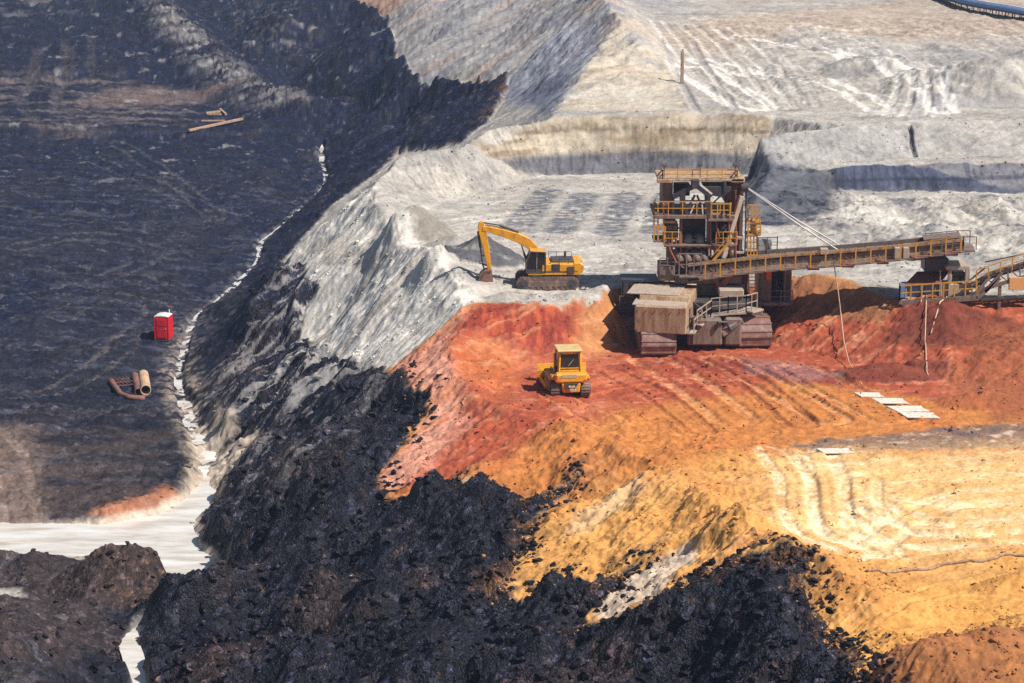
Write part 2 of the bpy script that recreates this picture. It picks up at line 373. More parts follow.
# far slope: grey and rosy streaks
m_far = zone([(400,70),(385,22),(330,8),(420,0),(560,0),(640,30),(655,60),(672,92),(600,112,7),(540,110,5),(505,90),(420,92)], 2, 1.5, .8)
put(m_far, (.40,.38,.37), .8)
put(m_far*nz(0,.35,st2), (.30,.30,.33), .8)
put(m_far*nz(.05,.4,fbm(T,S*.2,6,3,.5,321)), (.50,.34,.25), .7)
m_pinkfar = zone([(285,6),(300,14),(385,22),(410,0),(420,-20,7),(270,-20,2)], 2, 1, .5); put(m_pinkfar, (.46,.27,.18), .85)
m_spur = zone([(556,112,8.6),(575,86,9.5),(600,58,10.9),(621,30,13),(635,20,12.6),(655,40),(672,72),(690,112)], .7, .4, .4); put(m_spur, (.66,.57,.45), .85); put(m_spur*nz(.1,.4,N1), (.74,.69,.60), .6); put(m_spur*nz(.1,.4,-fbm(T,S*.2,2.5,4,.6,346)), (.50,.38,.26), .5)
m_rosyw = zone([(640,28),(720,20),(900,0),(1100,0),(1100,60),(1000,40),(900,45),(800,30),(700,62)], 4, 3, 1); put(m_rosyw, (.58,.45,.34), .7)
# the tan cut face, with a shadow band painted along its foot
zrel = Z
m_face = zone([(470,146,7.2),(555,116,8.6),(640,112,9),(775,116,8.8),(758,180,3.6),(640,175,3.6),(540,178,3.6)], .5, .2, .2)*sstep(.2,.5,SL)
put(m_face, (.55,.46,.34), .85)
lay = fbm(X*.08, Z*1.0+.15*N3, .8, 3, .6, 331)
put(m_face*nz(.02,.2,lay), (.33,.24,.15), .75); put(m_face*nz(.1,.3,-lay), (.66,.56,.43), .5); put(m_face*sstep(.25,.1,np.abs(Z-7.6+.15*N3+.25*N1)), (.17,.12,.08), .7)
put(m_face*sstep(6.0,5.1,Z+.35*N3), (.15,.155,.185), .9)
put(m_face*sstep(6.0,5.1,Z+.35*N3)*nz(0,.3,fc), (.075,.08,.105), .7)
# right hand faces
m_rf = zone([(752,136,8.4),(840,125,9),(1024,119,9),(1200,117,9),(1200,154,6.5),(1024,156,6.4),(900,160,6.3),(830,168,6),(760,172,6)], .4, .15, .15)*sstep(.35,.7,SL)
put(m_rf, (.47,.45,.43), .9); put(m_rf*nz(.0,.4,fc), (.36,.36,.37), .5)
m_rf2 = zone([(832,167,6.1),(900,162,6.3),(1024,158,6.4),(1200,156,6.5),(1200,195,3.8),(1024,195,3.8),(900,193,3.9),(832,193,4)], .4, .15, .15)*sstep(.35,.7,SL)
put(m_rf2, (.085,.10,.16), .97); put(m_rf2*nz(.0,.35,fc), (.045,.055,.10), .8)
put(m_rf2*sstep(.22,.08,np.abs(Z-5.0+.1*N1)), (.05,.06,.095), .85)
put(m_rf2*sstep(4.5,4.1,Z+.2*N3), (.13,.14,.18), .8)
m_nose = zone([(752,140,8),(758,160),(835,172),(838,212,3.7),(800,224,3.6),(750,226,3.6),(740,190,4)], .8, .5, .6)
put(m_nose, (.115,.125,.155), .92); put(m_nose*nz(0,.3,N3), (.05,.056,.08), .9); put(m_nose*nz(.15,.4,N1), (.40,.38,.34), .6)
# rough spoil on the grey floor behind the conveyor
rw_ = m_bench*rough_w*(1-m_nose); sw_ = fbm(X+1.6*N3, Y*.8+1.2*N1, 5, 5, .6, 351); put(rw_*nz(.0,.3,sw_), (.74,.70,.63), .75); put(rw_*nz(.02,.3,-sw_), (.20,.20,.225), .85); put(rw_*nz(.1,.4,N2), (.50,.43,.34), .5)
# dark wheel strips on the grey floor behind the excavator
for q in [((560,232),(585,196)),((608,234),(628,196)),((655,232),(668,196)),((520,225),(548,192))]:
    d = ldist([hit(*p) for p in q], X+.3*N3, Y); put(sstep(1.7,1.0,d)*nz(-.35,.15,fbm(X*.3,Y,.5,3,.6,341)), (.17,.175,.20), .95)
put(mo_grey, (.33,.295,.25)); put(mo_grey*sstep(.3,-.3,X-at(408,238,3.6).x+.6*N3), (.17,.17,.185), .9)  # left half of the grey heap painted darker, as its shaded side
put(mo_dark, (.115,.115,.13), .95); put(mo_w1, (.60,.565,.51), .9)
# pale grey outer slope with streaks
m_slope = (1-m_coal)*zone([(375,180,5.5),(300,250,-1.5),(262,290,-6),(300,400),(384,374),(440,332),(480,302),(462,285),(440,262),(415,243),(385,215)], .8, .4, .3)
put(m_slope, (1.0,.93,.82), .9); put(m_slope*nz(.0,.35,st1), (.62,.59,.57), .55); put(m_slope*nz(.1,.4,st2), (1.12,1.03,.90), .7)
put(m_slope*nz(.15,.4,-st2), (.40,.31,.24), .45)
m_pk = zone([(405,160,6.8),(430,180,5),(420,215,4),(395,230,3.6),(372,215,3.8),(378,185,5.4)], .7, .4, .4); put(m_pk, (.50,.465,.42), .7)
put(zone([(300,255,-1.8),(340,235),(385,262),(360,275),(320,268)], 1, .5, .5), (.48,.43,.36), .5)

Cc *= .66*(1+.36*fbm(X*.6,Y,5,5,.65,345)+.22*fbm(X*.7,Y,1.3,4,.65,346))[...,None]
put(m_far*nz(.1,.45,N1), (.20,.20,.235), .6)
m_fsh = zone([(500,95,3.2),(520,72),(560,40),(612,28),(598,58,10.7),(572,86,9.3),(550,112,8.2)], 1.6, 1.2, .8, 1.0); put(m_fsh, (.27,.28,.33), .75); put(zone([(505,96,3.2),(530,90),(565,80),(550,112,8.2),(520,112,4.5)], 1.5, 1, .8, 1.0), (.11,.12,.17), .8)  # shaded left face of the spur, blue-grey to navy shading painted in
put(m_flute*nz(-.1,.5,-fl_), (.25,.25,.27), .55)  # grooves between the flutes darkened, their shading put into the colour
# the red and yellow terrace
put(m_terr, (.53,.265,.078))
put(m_terr*nz(0,.4,N1), (.62,.33,.12), .8); put(m_terr*nz(.05,.4,-N2), (.47,.21,.065), .7)
m_orange = zone([(372,490),(455,420),(600,380),(800,385),(1200,395),(1200,462),(1000,470),(850,448),(760,455),(690,470),(600,492),(545,520),(520,545),(500,520),(440,500),(395,515)], 2.6, 1.6, .9)
put(m_terr*m_orange, (.43,.155,.044), .9); put(m_terr*m_orange*nz(.05,.4,n_big), (.43,.135,.045), .8)
m_red = zone([(478,303),(520,304),(600,296),(630,288),(700,266,3.3),(800,282),(900,300),(1200,296),(1200,402),(1000,410),(880,392),(780,384),(700,398),(620,410),(565,424),(520,448),(470,478),(410,500),(368,490),(430,410),(384,374),(412,352),(440,332)], 1.6, 1.0, .7)
put(m_terr*m_red, (.31,.066,.034), .96)
put(m_terr*m_red*nz(.05,.4,N2), (.42,.135,.065), .7); put(m_terr*m_red*nz(.1,.4,-N1), (.23,.045,.030), .8); put(m_terr*m_red*nz(.12,.35,fbm(X*.5,Y,1.1,4,.65,399)), (.47,.19,.12), .7)
m_bowl = zone([(462,342),(450,362),(462,388),(508,393),(522,374),(500,348),(482,336)], 1.0, .5, .5); put(m_terr*m_bowl, (.46,.15,.05), .5)  # sunlit end of the bowl, its light painted as orange
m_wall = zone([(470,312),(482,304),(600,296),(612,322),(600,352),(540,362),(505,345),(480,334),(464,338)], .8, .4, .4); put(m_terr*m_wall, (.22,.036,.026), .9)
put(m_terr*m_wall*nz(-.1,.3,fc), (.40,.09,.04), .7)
m_tanwall = zone([(585,300),(640,284),(640,340),(610,352),(575,360)], 1, .4, .5); put(m_terr*m_tanwall, (.46,.22,.085), .75)
m_brownback = zone([(780,282),(850,288),(905,302),(880,325),(820,318),(780,322)], .8, .4, .5); put(m_terr*m_brownback, (.26,.115,.055), .85)  # brown bank, darkened to carry its shadows
m_pinkslope = zone([(384,376),(412,352),(440,332),(466,308),(456,330),(446,352),(460,388),(470,420),(430,470),(385,496),(372,488),(430,412)], .9, .5, .5)
put(m_terr*m_pinkslope, (.60,.30,.21), .8); put(m_terr*m_pinkslope*nz(0,.3,st1), (.42,.105,.05), .7)
put(m_terr*sstep(.2,.5,SL)*nz(.1,.4,st1), (.62,.33,.17), .45)
m_darkpile = zone([(905,303),(945,300),(1010,318),(1040,345),(990,352),(930,350),(880,345)], .8, .5, .5); put(m_terr*m_darkpile, (.13,.034,.022), .9)  # dark red earth, darkened further for the pile's shadowed face
put(mo_red, (.15,.038,.026), .8); put(m_terr*mo_red2, (.36,.11,.045), .8)
m_rb = zone([(980,330),(1200,320),(1200,420),(1000,420),(960,390)], 1.5, .8, .8); put(m_terr*m_rb*nz(-.2,.3,n_mid), (.26,.085,.038), .8)  # red ground, darkened in patches for shadows
m_grit = zone([(780,446),(850,437),(1000,424),(1200,424),(1200,446),(1020,448),(900,450),(840,456)], .5, .35, .5)
put(m_terr*m_grit, (.17,.115,.085), .85); put(m_terr*m_grit*nz(0,.3,N3), (.12,.10,.11), .75); put(m_terr*m_grit*nz(.1,.35,-N3), (.60,.47,.36), .6)
m_purple = zone([(740,358),(790,362),(830,372),(850,378),(800,384),(740,372)], .5, .4, .4); put(m_terr*m_purple, (.27,.13,.12), .7)
m_road = zone([(770,462),(850,452),(1200,455),(1200,545),(980,548),(860,552),(800,530),(770,505)], 3.2, 2.0, .9)
put(m_terr*m_road, (.66,.42,.19), .8); put(m_terr*m_road*nz(0,.35,fbm(X*.4,Y,1.2,4,.6,401)), (.72,.55,.33), .6); put(m_terr*m_road*nz(.05,.3,-fbm(X*.4,Y,2.2,4,.6,411)), (.58,.32,.11), .7)
m_deep = zone([(860,600),(930,585),(1200,570),(1200,760,-1),(880,760,-1),(870,690)], 1.2, .7, .6); put(m_terr*m_deep, (.56,.275,.075), .75)
m_dk = np.clip(mo_hill*1.3,0,1); put(m_terr*m_dk, (.37,.145,.05), .9); put(m_terr*m_dk*nz(.0,.3,n_mid), (.25,.10,.045), .6)
m_mtop = zone([(770,585),(812,556),(850,570),(905,610),(870,618),(812,612)], .8, .4, .5); put(m_terr*m_mtop, (.43,.20,.06), .8); put(m_terr*m_mtop*nz(0,.3,-n_mid+.2), (.17,.085,.04), .8)
m_gs = zone([(690,540),(678,546),(640,582),(590,622),(600,628),(650,612),(684,572),(700,552)], .35, .2, .3); put(m_terr*m_gs, (.48,.40,.32), .85)
m_gs2 = zone([(640,478),(600,505),(570,530),(560,545),(585,535),(640,500)], .7, .3, .4); put(m_terr*m_gs2, (.55,.40,.24), .6)
m_dsl = zone([(590,592),(634,570),(640,580),(590,624),(575,615)], .35, .2, .3); put(np.clip(m_terr+m_coal,0,1)*m_dsl, (.10,.065,.05), .85)
m_ws = zone([(450,493),(478,492),(520,496),(486,508),(468,512)], .25, .15, .15); put(m_ws, (.62,.50,.34), .95)
m_ws2 = zone([(365,357),(395,357),(398,366),(372,368)], .25, .15, .15); put(m_ws2, (.66,.60,.52), .9)

# coal and mud of the valley
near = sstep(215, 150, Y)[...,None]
coal = np.array((.0095,.0105,.0175))*near+np.array((.0090,.0125,.031))*(1-near)  # far coal bluer: part of the haze is put into its colour
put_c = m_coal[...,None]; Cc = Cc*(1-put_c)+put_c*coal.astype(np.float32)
put(m_coal*nz(.0,.4,n_big)*(1-.4*near[...,0]), (.020,.0195,.026), .8)
put(m_coal*nz(.1,.4,N3), (.012,.012,.017), .8); put(m_coal*nz(.2,.36,fbm(X,Y,1.5,3,.65,447)), (.040,.040,.052), .5)
brownish = fbm(X*.5, Y*.35, 8, 4, .55, 421)
m_floor = m_coal*sstep(-25, -28, X+1.2*N1)*sstep(300, 260, Y)
put(m_floor*nz(-.2,.3,brownish), (.018,.019,.030), .8)
put(m_floor*nz(.05,.35,fbm(X*.3,Y*1.0,2.0,5,.6,431)), (.050,.052,.074), .6)
put(m_floor*sstep(180,165,Y)*nz(-.3,.2,band), (.072,.052,.046), .7)
put(m_floor*sstep(170,150,Y)*nz(.12,.35,-band), (.12,.10,.09), .6)
m_bank = zone([(90,517),(120,504),(165,492),(188,500),(160,514),(120,524)], .5, .3, .4); put(m_bank, (.38,.16,.09), .8)
m_bank2 = zone([(-60,430),(30,430),(45,500),(30,528),(-60,528)], 1.5, .8, .6); put(m_bank2, (.16,.115,.095), .75)
put(mo_low*nz(-.1,.3,n_mid), (.055,.036,.030), .85); put(mo_low*nz(.1,.4,N3), (.17,.105,.06), .5)
m_lowflat = zone([(-100,565),(40,565),(110,610),(130,660),(60,690),(-100,690)], 1, .6, .5); put(m_lowflat, (.042,.031,.031), .75)
m_lite = zone([(20,575),(48,574),(56,580),(30,584)], .3, .2, .2)*0+zone([(0,596),(22,594),(26,600),(4,603)], .3, .2, .2); put(m_lite, (.45,.42,.38), .8)
# scree dust on the coal
pw = fbm(T, S*.2, 1.2, 5, .65, 441)+.5*st2
put(m_scree*m_coal*nz(-.02,.16,pw), (.40,.38,.36), .8)
m_dust = zone([(300,322),(400,380),(330,470),(268,520),(215,470),(205,400),(240,340)], 3, 1.2, .9); put(m_dust*m_coal*nz(.05,.25,pw+.2*n_fin2), (.20,.19,.19), .6)
put(m_coal*m_dust*nz(.0,.35,N1), (.075,.058,.055), .5)
# far valley: pale ridge, wheel strips, ochre streak
m_ridge = zone([(130,18),(165,25),(215,70),(262,110),(305,132),(270,132),(205,100),(165,60)], 3, 2.2, 1.2); put(m_coal*m_ridge*nz(-.25,.25,fbm(T,S*.25,4,4,.6,451)), (.20,.185,.18), .85)
put(m_coal*m_ridge*nz(.25,.4,fbm(T,S*.25,2.5,4,.6,461)), (.40,.385,.36), .6)
m_flatf = zone([(-60,95),(80,90),(180,105),(235,128),(180,140),(60,145),(-60,145)], 4, 2, 1); put(m_coal*m_flatf*nz(-.1,.3,band), (.13,.105,.10), .75)
m_orow = zone([(70,118),(130,102),(250,108),(180,118),(100,122)], 2.5, 1.5, .8); put(m_coal*m_orow, (.16,.115,.10), .6)
m_fl2 = zone([(250,20),(300,40),(330,62),(270,64),(240,45)], 5, 3, 1.5); put(m_coal*m_fl2*nz(0,.35,N3), (.13,.115,.115), .7)
m_topl = zone([(-60,-20,-2),(60,-20,-2),(130,10),(80,30),(-60,60)], 5, 3, 1.5); put(m_coal*m_topl*nz(.0,.35,N2), (.13,.125,.13), .7)
put(m_coal*sstep(250,300,Y)*nz(.30,.42,fbm(X*.5,Y*.6,3,5,.65,471)), (.26,.25,.26), .6)
put(m_coal*sstep(.5,.1,np.abs(Y-(at(0,143,-6.8).y)+2*N1))*sstep(-22,-40,X), (.03,.03,.045), .8)  # dark line painted along the step, as shading on its face
# wet silt along the creek and on the pond margin
silt = sstep(2.6,.3,DC+.8*N3)*sstep(232,165,Y); put(silt*nz(-.2,.3,fbm(X*.6,Y,1.0,4,.6,481)), (.46,.37,.29), .9)
put(sstep(1.2,.1,DC+.5*N3)*sstep(165,232,Y)*nz(-.1,.3,N3), (.32,.31,.32), .6)
m_fan = zone([(186,420),(226,422),(270,446),(236,474),(212,508),(180,504),(192,470)], .9, .6, .6); put(m_fan*nz(-.35,.15,fbm(X*.6,Y,1.0,4,.6,491)), (.50,.41,.32), .85)
m_silt = sstep(-9.15,-9.6,Z)*zone([(-320,515),(110,518),(200,490),(225,520),(230,590),(150,600),(40,575),(-320,575)], .7, .3, .3); put(m_silt, (.55,.46,.37), .85)
put(ckl, (.4,.38,.35), .7)

# tracks pressed into the ground: (line, half gauge, half width, depth, colour, strength)
def track(seq, gauge, w, depth, col, k, brk=.0):
    global Z
    ln = smooth([hit(*q) for q in seq], 5)
    xs_ = [p[0] for p in ln]; ys_ = [p[1] for p in ln]
    bb = (X > min(xs_)-4)&(X < max(xs_)+4)&(Y > min(ys_)-4)&(Y < max(ys_)+4)
    d = ldist(ln, X[bb]+.10*N3[bb], Y[bb]+.12*N3[bb])
    m = sstep(w, w*.5, np.abs(d-gauge))
    pat = nz(-.35+brk, .35+brk, fbm(X[bb], Y[bb], .9, 5, .7, 501)+.5*N1[bb])
    Z[bb] -= m*depth; Z[bb] += sstep(w*.9, 0, np.abs(np.abs(d-gauge)-w*1.25))*depth*.6
    mm = np.zeros(X.shape, np.float32); mm[bb] = m*pat; put(mm, col, k)
PALE = (.78,.65,.45); WHITE = (.72,.68,.62); OCH = (.50,.24,.08)
track([(775,455),(795,480),(797,510),(815,535),(860,552)], .95, .5, .07, PALE, .75)
track([(818,455),(826,480),(830,510),(838,535),(880,552)], .95, .6, .07, PALE, .7, .05)
track([(1060,520),(960,532),(900,520),(872,506)], .95, .55, .06, PALE, .7)
track([(1060,535),(980,540),(915,542),(880,525),(862,505),(862,480)], .95, .45, .06, PALE, .6)
track([(872,545),(910,520),(960,500),(1040,492)], .95, .45, .05, PALE, .55, .1)
track([(1060,508),(980,512),(920,508),(880,500)], .95, .5, .05, PALE, .5, .1)
track([(858,560),(920,548),(1060,556)], .95, .3, .05, OCH, .6)
track([(650,360),(690,385),(735,420)], 1.3, .6, .10, (.62,.33,.15), .6, .0)
track([(720,360),(770,385),(830,420)], 1.2, .4, .10, (.62,.33,.15), .65, -.05)
track([(800,370),(840,392),(890,418)], 1.5, .5, .10, (.60,.32,.15), .55, .05)
track([(610,372),(660,398),(700,432)], .9, .3, .08, (.22,.06,.03), .6, .0)
track([(680,352),(745,378),(800,424)], 1.0, .35, .09, (.24,.07,.035), .6, .0)
track([(520,388),(600,384),(690,366)], 1.0, .3, .08, (.26,.06,.032), .6, .0)
track([(640,400),(720,395),(820,405)], 1.1, .35, .06, (.40,.13,.045), .55)
track([(560,398),(600,420),(640,432),(760,432)], 1.1, .3, .06, (.58,.25,.08), .5)
track([(580,392),(680,378),(800,395)], 1.0, .3, .06, (.55,.19,.075), .5)
track([(880,480),(960,475),(1060,478)], .9, .2, .04, OCH, .5)
track([(880,605),(950,590),(1060,598)], .9, .25, .05, (.66,.40,.14), .6)
track([(700,62),(760,78),(830,88),(880,110)], 1.2, .7, .05, WHITE, .8, -.2)
track([(740,40),(830,55),(900,80),(945,112)], 1.2, .7, .05, WHITE, .8, -.2)
track([(800,48),(900,62),(935,90),(925,118)], 1.1, .6, .05, (.36,.35,.36), .7, -.1)
track([(690,70),(725,90),(752,107)], 2.2, .9, .10, WHITE, .8, -.3)
track([(675,40),(690,70),(715,110)], 2.0, .5, .12, (.30,.28,.27), .7, -.2)
track([(700,20),(800,34),(960,44)], 1.3, .4, .05, (.48,.37,.29), .5)
for k in range(7):
    track([(640+16*k,20+2*k),(668+18*k,60),(705+16*k,92),(748+10*k,112-.8*k)], .9, .5, .05, (WHITE if k%2 else (.40,.36,.31)), .6, -.02)
for k in range(4):
    track([(770+26*k,30+2*k),(840+22*k,62+3*k),(890+14*k,88),(872+22*k,116)], .9, .5, .04, (WHITE if k%2 else (.40,.37,.34)), .6, .05)
for k in range(3):
    track([(700,12+8*k),(830,22+9*k),(960,26+10*k),(1080,44+9*k)], 1.0, .5, .06, ((.62,.52,.42) if k%2 else (.36,.29,.24)), .7, -.1)
track([(470,260),(540,262),(620,250),(650,262)], 1.2, .4, .05, (.42,.39,.35), .6)
track([(440,225),(540,215),(650,222)], 1.2, .4, .05, (.62,.58,.52), .6)
track([(600,270),(640,268),(700,262,3.5)], 1.2, .4, .05, WHITE, .6)
track([(55,72),(52,95),(40,115),(62,143)], 2.6, 1.3, .10, (.06,.052,.056), .6, -.1)
track([(80,60),(78,95),(70,120),(75,143)], 2.2, 1.0, .10, (.085,.07,.07), .45, .0)
track([(90,165),(150,190),(200,212),(240,218)], 1.3, .4, .05, (.10,.095,.10), .6)
track([(120,150),(170,185),(215,222)], 1.2, .4, .04, (.095,.09,.098), .5)
track([(60,320),(110,300),(160,312),(120,345)], 1.2, .4, .05, (.10,.09,.092), .6)
track([(20,250),(100,238),(190,262)], 1.3, .4, .05, (.085,.08,.088), .6)
track([(-20,430),(8,460),(18,500),(22,520)], 1.2, .5, .05, (.24,.175,.145), .75)
for q_ in (((30,190),(120,182),(220,196),(300,206)),((0,215),(90,222),(190,238)),((60,270),(140,282),(190,300)),((10,300),(80,290),(150,262)),((0,345),(70,352),(150,335)),((40,410),(110,418),(180,405)),((0,468),(90,462),(170,470))):
    track(list(q_), 1.1, .4, .12, (.075,.068,.075), .7, -.05)
track([(-20,400),(60,392),(110,360),(130,340)], 1.2, .4, .05, (.11,.095,.09), .6)
# the gully in the right face
g = hit(912,140); gz = np.abs(X-(g[0]+.35*pn(Z*.9,Y*0,9)+.1*N3)); gm = sstep(.30,.12,gz)*m_rf
Z -= gm*.5; put(gm, (.02,.02,.024), .95)
Cc *= np.clip(1+.12*DET+.14*RUT, .35, 1.8)[...,None]
cv_ = m_coal*(1-dumpy); Cc *= (1+cv_*(.7*fbm(X*.7,Y,2.6,6,.72,701)+.35*DET))[...,None]
put(cv_*nz(.22,.42,fbm(X*.7,Y*1.0,1.6,6,.72,711)), (.12,.125,.15), .6)
tn = (m_coal*dumpy); put(tn*nz(.30,.15,CT)*nz(-.1,.3,N2), (.030,.018,.016), .5)
put(4*m_cnear*(1-m_cnear)*m_coal*nz(.0,.35,ST0+.4*DET)*sstep(-6,-2,X), (.20,.10,.035), .6); put(4*m_cnear*(1-m_cnear)*m_terr*nz(.05,.35,ST0+.4*DET), (.045,.035,.032), .65)
put(m_coal*dumpy*nz(.05,.4,fbm(X,Y,7,4,.55,721))*sstep(160,135,Y), (.042,.028,.026), .7)
put(m_coal*dumpy*nz(.30,.42,fbm(X,Y,1.1,4,.65,731)), (.13,.075,.05), .45)
Cc *= (1-.06*n_big)[...,None]
Cc = np.clip(Cc, .008, .85)
COARSE = np.clip(m_coal*(.25+.75*dumpy), 0, 1)*np.clip(1-(Cc.mean(-1)-.05)/.10, 0, 1)

# ------------------------------------------------------------------ materials
def new_mat(name):
    m = bpy.data.materials.new(name); m.use_nodes = True
    nt = m.node_tree; b = nt.nodes['Principled BSDF']; return m, nt, b
def lk(nt, a, b): nt.links.new(a, b)
def noise_node(nt, scale, detail=6, rough=.6, vec=None):
    n = nt.nodes.new('ShaderNodeTexNoise'); n.inputs['Scale'].default_value = scale; n.inputs['Detail'].default_value = detail; n.inputs['Roughness'].default_value = rough
    if vec is not None: lk(nt, vec, n.inputs['Vector'])
    return n
def ramp(nt, fac, stops):
    r = nt.nodes.new('ShaderNodeValToRGB'); lk(nt, fac, r.inputs['Fac'])
    e = r.color_ramp.elements
    while len(e) > 1: e.remove(e[-1])
    e[0].position = stops[0][0]; e[0].color = (*stops[0][1],1)
    for p, c in stops[1:]:
        k = e.new(p); k.color = (*c,1)
    return r
def mixrgb(nt, mode, fac, a, b):
    m = nt.nodes.new('ShaderNodeMix'); m.data_type = 'RGBA'; m.blend_type = mode
    for sock, v in ((m.inputs[0],fac),(m.inputs[6],a),(m.inputs[7],b)):
        if hasattr(v,'links'): lk(nt, v, sock)
        elif isinstance(v,(int,float)): sock.default_value = v
        else: sock.default_value = (*v,1)
    return m.outputs[2]
gm_, nt, b = new_mat('pit_ground')
at_ = nt.nodes.new('ShaderNodeAttribute'); at_.attribute_name = 'soil'
tc = nt.nodes.new('ShaderNodeTexCoord').outputs['Object']
n1 = noise_node(nt, 4.0, 10, .74, tc); n2 = noise_node(nt, .6, 6, .65, tc); n3 = noise_node(nt, 1.4, 10, .72, tc)
r1 = ramp(nt, n1.outputs['Fac'], [(.30,(.50,.49,.49)),(.5,(1,1,1)),(.70,(1.5,1.48,1.45))])
kf = nt.nodes.new('ShaderNodeMapRange'); lk(nt, at_.outputs['Alpha'], kf.inputs['Value']); kf.inputs['To Min'].default_value = .42; kf.inputs['To Max'].default_value = 1
c1 = mixrgb(nt, 'MULTIPLY', kf.outputs[0], at_.outputs['Color'], r1.outputs['Color'])
r2 = ramp(nt, n2.outputs['Fac'], [(.3,(.82,.81,.81)),(.7,(1.15,1.15,1.14))])
c2 = mixrgb(nt, 'MULTIPLY', 1.0, c1, r2.outputs['Color'])
r3 = ramp(nt, n3.outputs['Fac'], [(.34,(.72,.71,.72)),(.52,(1,1,1)),(.66,(1.22,1.21,1.2))])
c2 = mixrgb(nt, 'MULTIPLY', .75, c2, r3.outputs['Color'])
# broken coal: every lump has a tone of its own, the brightest paint glints
def vor(scale):
    v = nt.nodes.new('ShaderNodeTexVoronoi'); v.inputs['Scale'].default_value = scale; v.inputs['Randomness'].default_value = 1; lk(nt, wv, v.inputs['Vector']); return v
wn_ = noise_node(nt, 3.0, 3, .6, tc); wv = nt.nodes.new('ShaderNodeVectorMath'); wv.operation = 'MULTIPLY_ADD'; lk(nt, wn_.outputs['Color'], wv.inputs[0]); wv.inputs[1].default_value = (.35,.35,.35); lk(nt, tc, wv.inputs[2]); wv = wv.outputs[0]
va, vb = vor(2.6), vor(7.0)
ra = ramp(nt, va.outputs['Color'], [(0,(.45,.44,.46)),(.55,(.85,.84,.86)),(.8,(1.7,1.65,1.7)),(1,(3.6,3.6,4.0))])
rb = ramp(nt, vb.outputs['Color'], [(0,(.45,.45,.46)),(.6,(1,1,1)),(.85,(1.7,1.7,1.75)),(1,(4.2,4.1,4.4))])
cA = mixrgb(nt, 'MULTIPLY', at_.outputs['Alpha'], c2, ra.outputs['Color'])
c2 = mixrgb(nt, 'MULTIPLY', at_.outputs['Alpha'], cA, rb.outputs['Color'])
lk(nt, c2, b.inputs['Base Color'])
rr = nt.nodes.new('ShaderNodeMapRange'); lk(nt, at_.outputs['Alpha'], rr.inputs['Value']); rr.inputs['To Min'].default_value = .95; rr.inputs['To Max'].default_value = .48
lk(nt, rr.outputs[0], b.inputs['Roughness']); b.inputs['Specular IOR Level'].default_value = .16
bp = nt.nodes.new('ShaderNodeBump'); bp.inputs['Distance'].default_value = .10; bp.inputs['Strength'].default_value = .55
lk(nt, n1.outputs['Fac'], bp.inputs['Height'])
hm = nt.nodes.new('ShaderNodeMath'); hm.operation = 'MULTIPLY'; lk(nt, vb.outputs['Distance'], hm.inputs[0]); lk(nt, at_.outputs['Alpha'], hm.inputs[1])
bp2 = nt.nodes.new('ShaderNodeBump'); bp2.inputs['Distance'].default_value = .14; bp2.inputs['Strength'].default_value = .7; bp2.invert = True
lk(nt, hm.outputs[0], bp2.inputs['Height']); lk(nt, bp.outputs['Normal'], bp2.inputs['Normal'])
lk(nt, bp2.outputs['Normal'], b.inputs['Normal'])

# ------------------------------------------------------------------ terrain mesh
def big_mesh(name, verts, quads, mat, smooth_=True, nside=4):
    me = bpy.data.meshes.new(name)
    nv, nf = len(verts), len(quads)
    me.vertices.add(nv); me.vertices.foreach_set('co', np.ascontiguousarray(verts, np.float32).ravel())
    me.loops.add(nf*nside); me.loops.foreach_set('vertex_index', np.ascontiguousarray(quads, np.int32).ravel())
    me.polygons.add(nf); me.polygons.foreach_set('loop_start', np.arange(0, nf*nside, nside, dtype=np.int32))
    me.polygons.foreach_set('use_smooth', np.full(nf, smooth_, bool))
    me.update(calc_edges=True); me.materials.append(mat)
    o = bpy.data.objects.new(name, me); COL.objects.link(o); return o
V = np.stack([X, Y, Z], -1).reshape(-1, 3)
idx = np.arange(ND*NU).reshape(ND, NU)
Q = np.stack([idx[:-1,:-1], idx[:-1,1:], idx[1:,1:], idx[1:,:-1]], -1).reshape(-1, 4)
terrain = big_mesh('terrain', V, Q, gm_)
terrain['kind'] = 'structure'
ca = terrain.data.color_attributes.new('soil', 'FLOAT_COLOR', 'POINT')
ca.data.foreach_set('color', np.concatenate([Cc.reshape(-1,3), COARSE.reshape(-1,1)], 1).astype(np.float32).ravel())
def ground(x, y):
    return float(sample(Z, np.array([x], np.float32), np.array([y], np.float32))[0])
def on(px, py, z):
    """a spot on the finished ground, close to where a thing stands in the photo"""
    p = at(px, py, z)
    for _ in range(6):
        p = at(px, py, ground(p.x, p.y))
    p.z = ground(p.x, p.y); return p

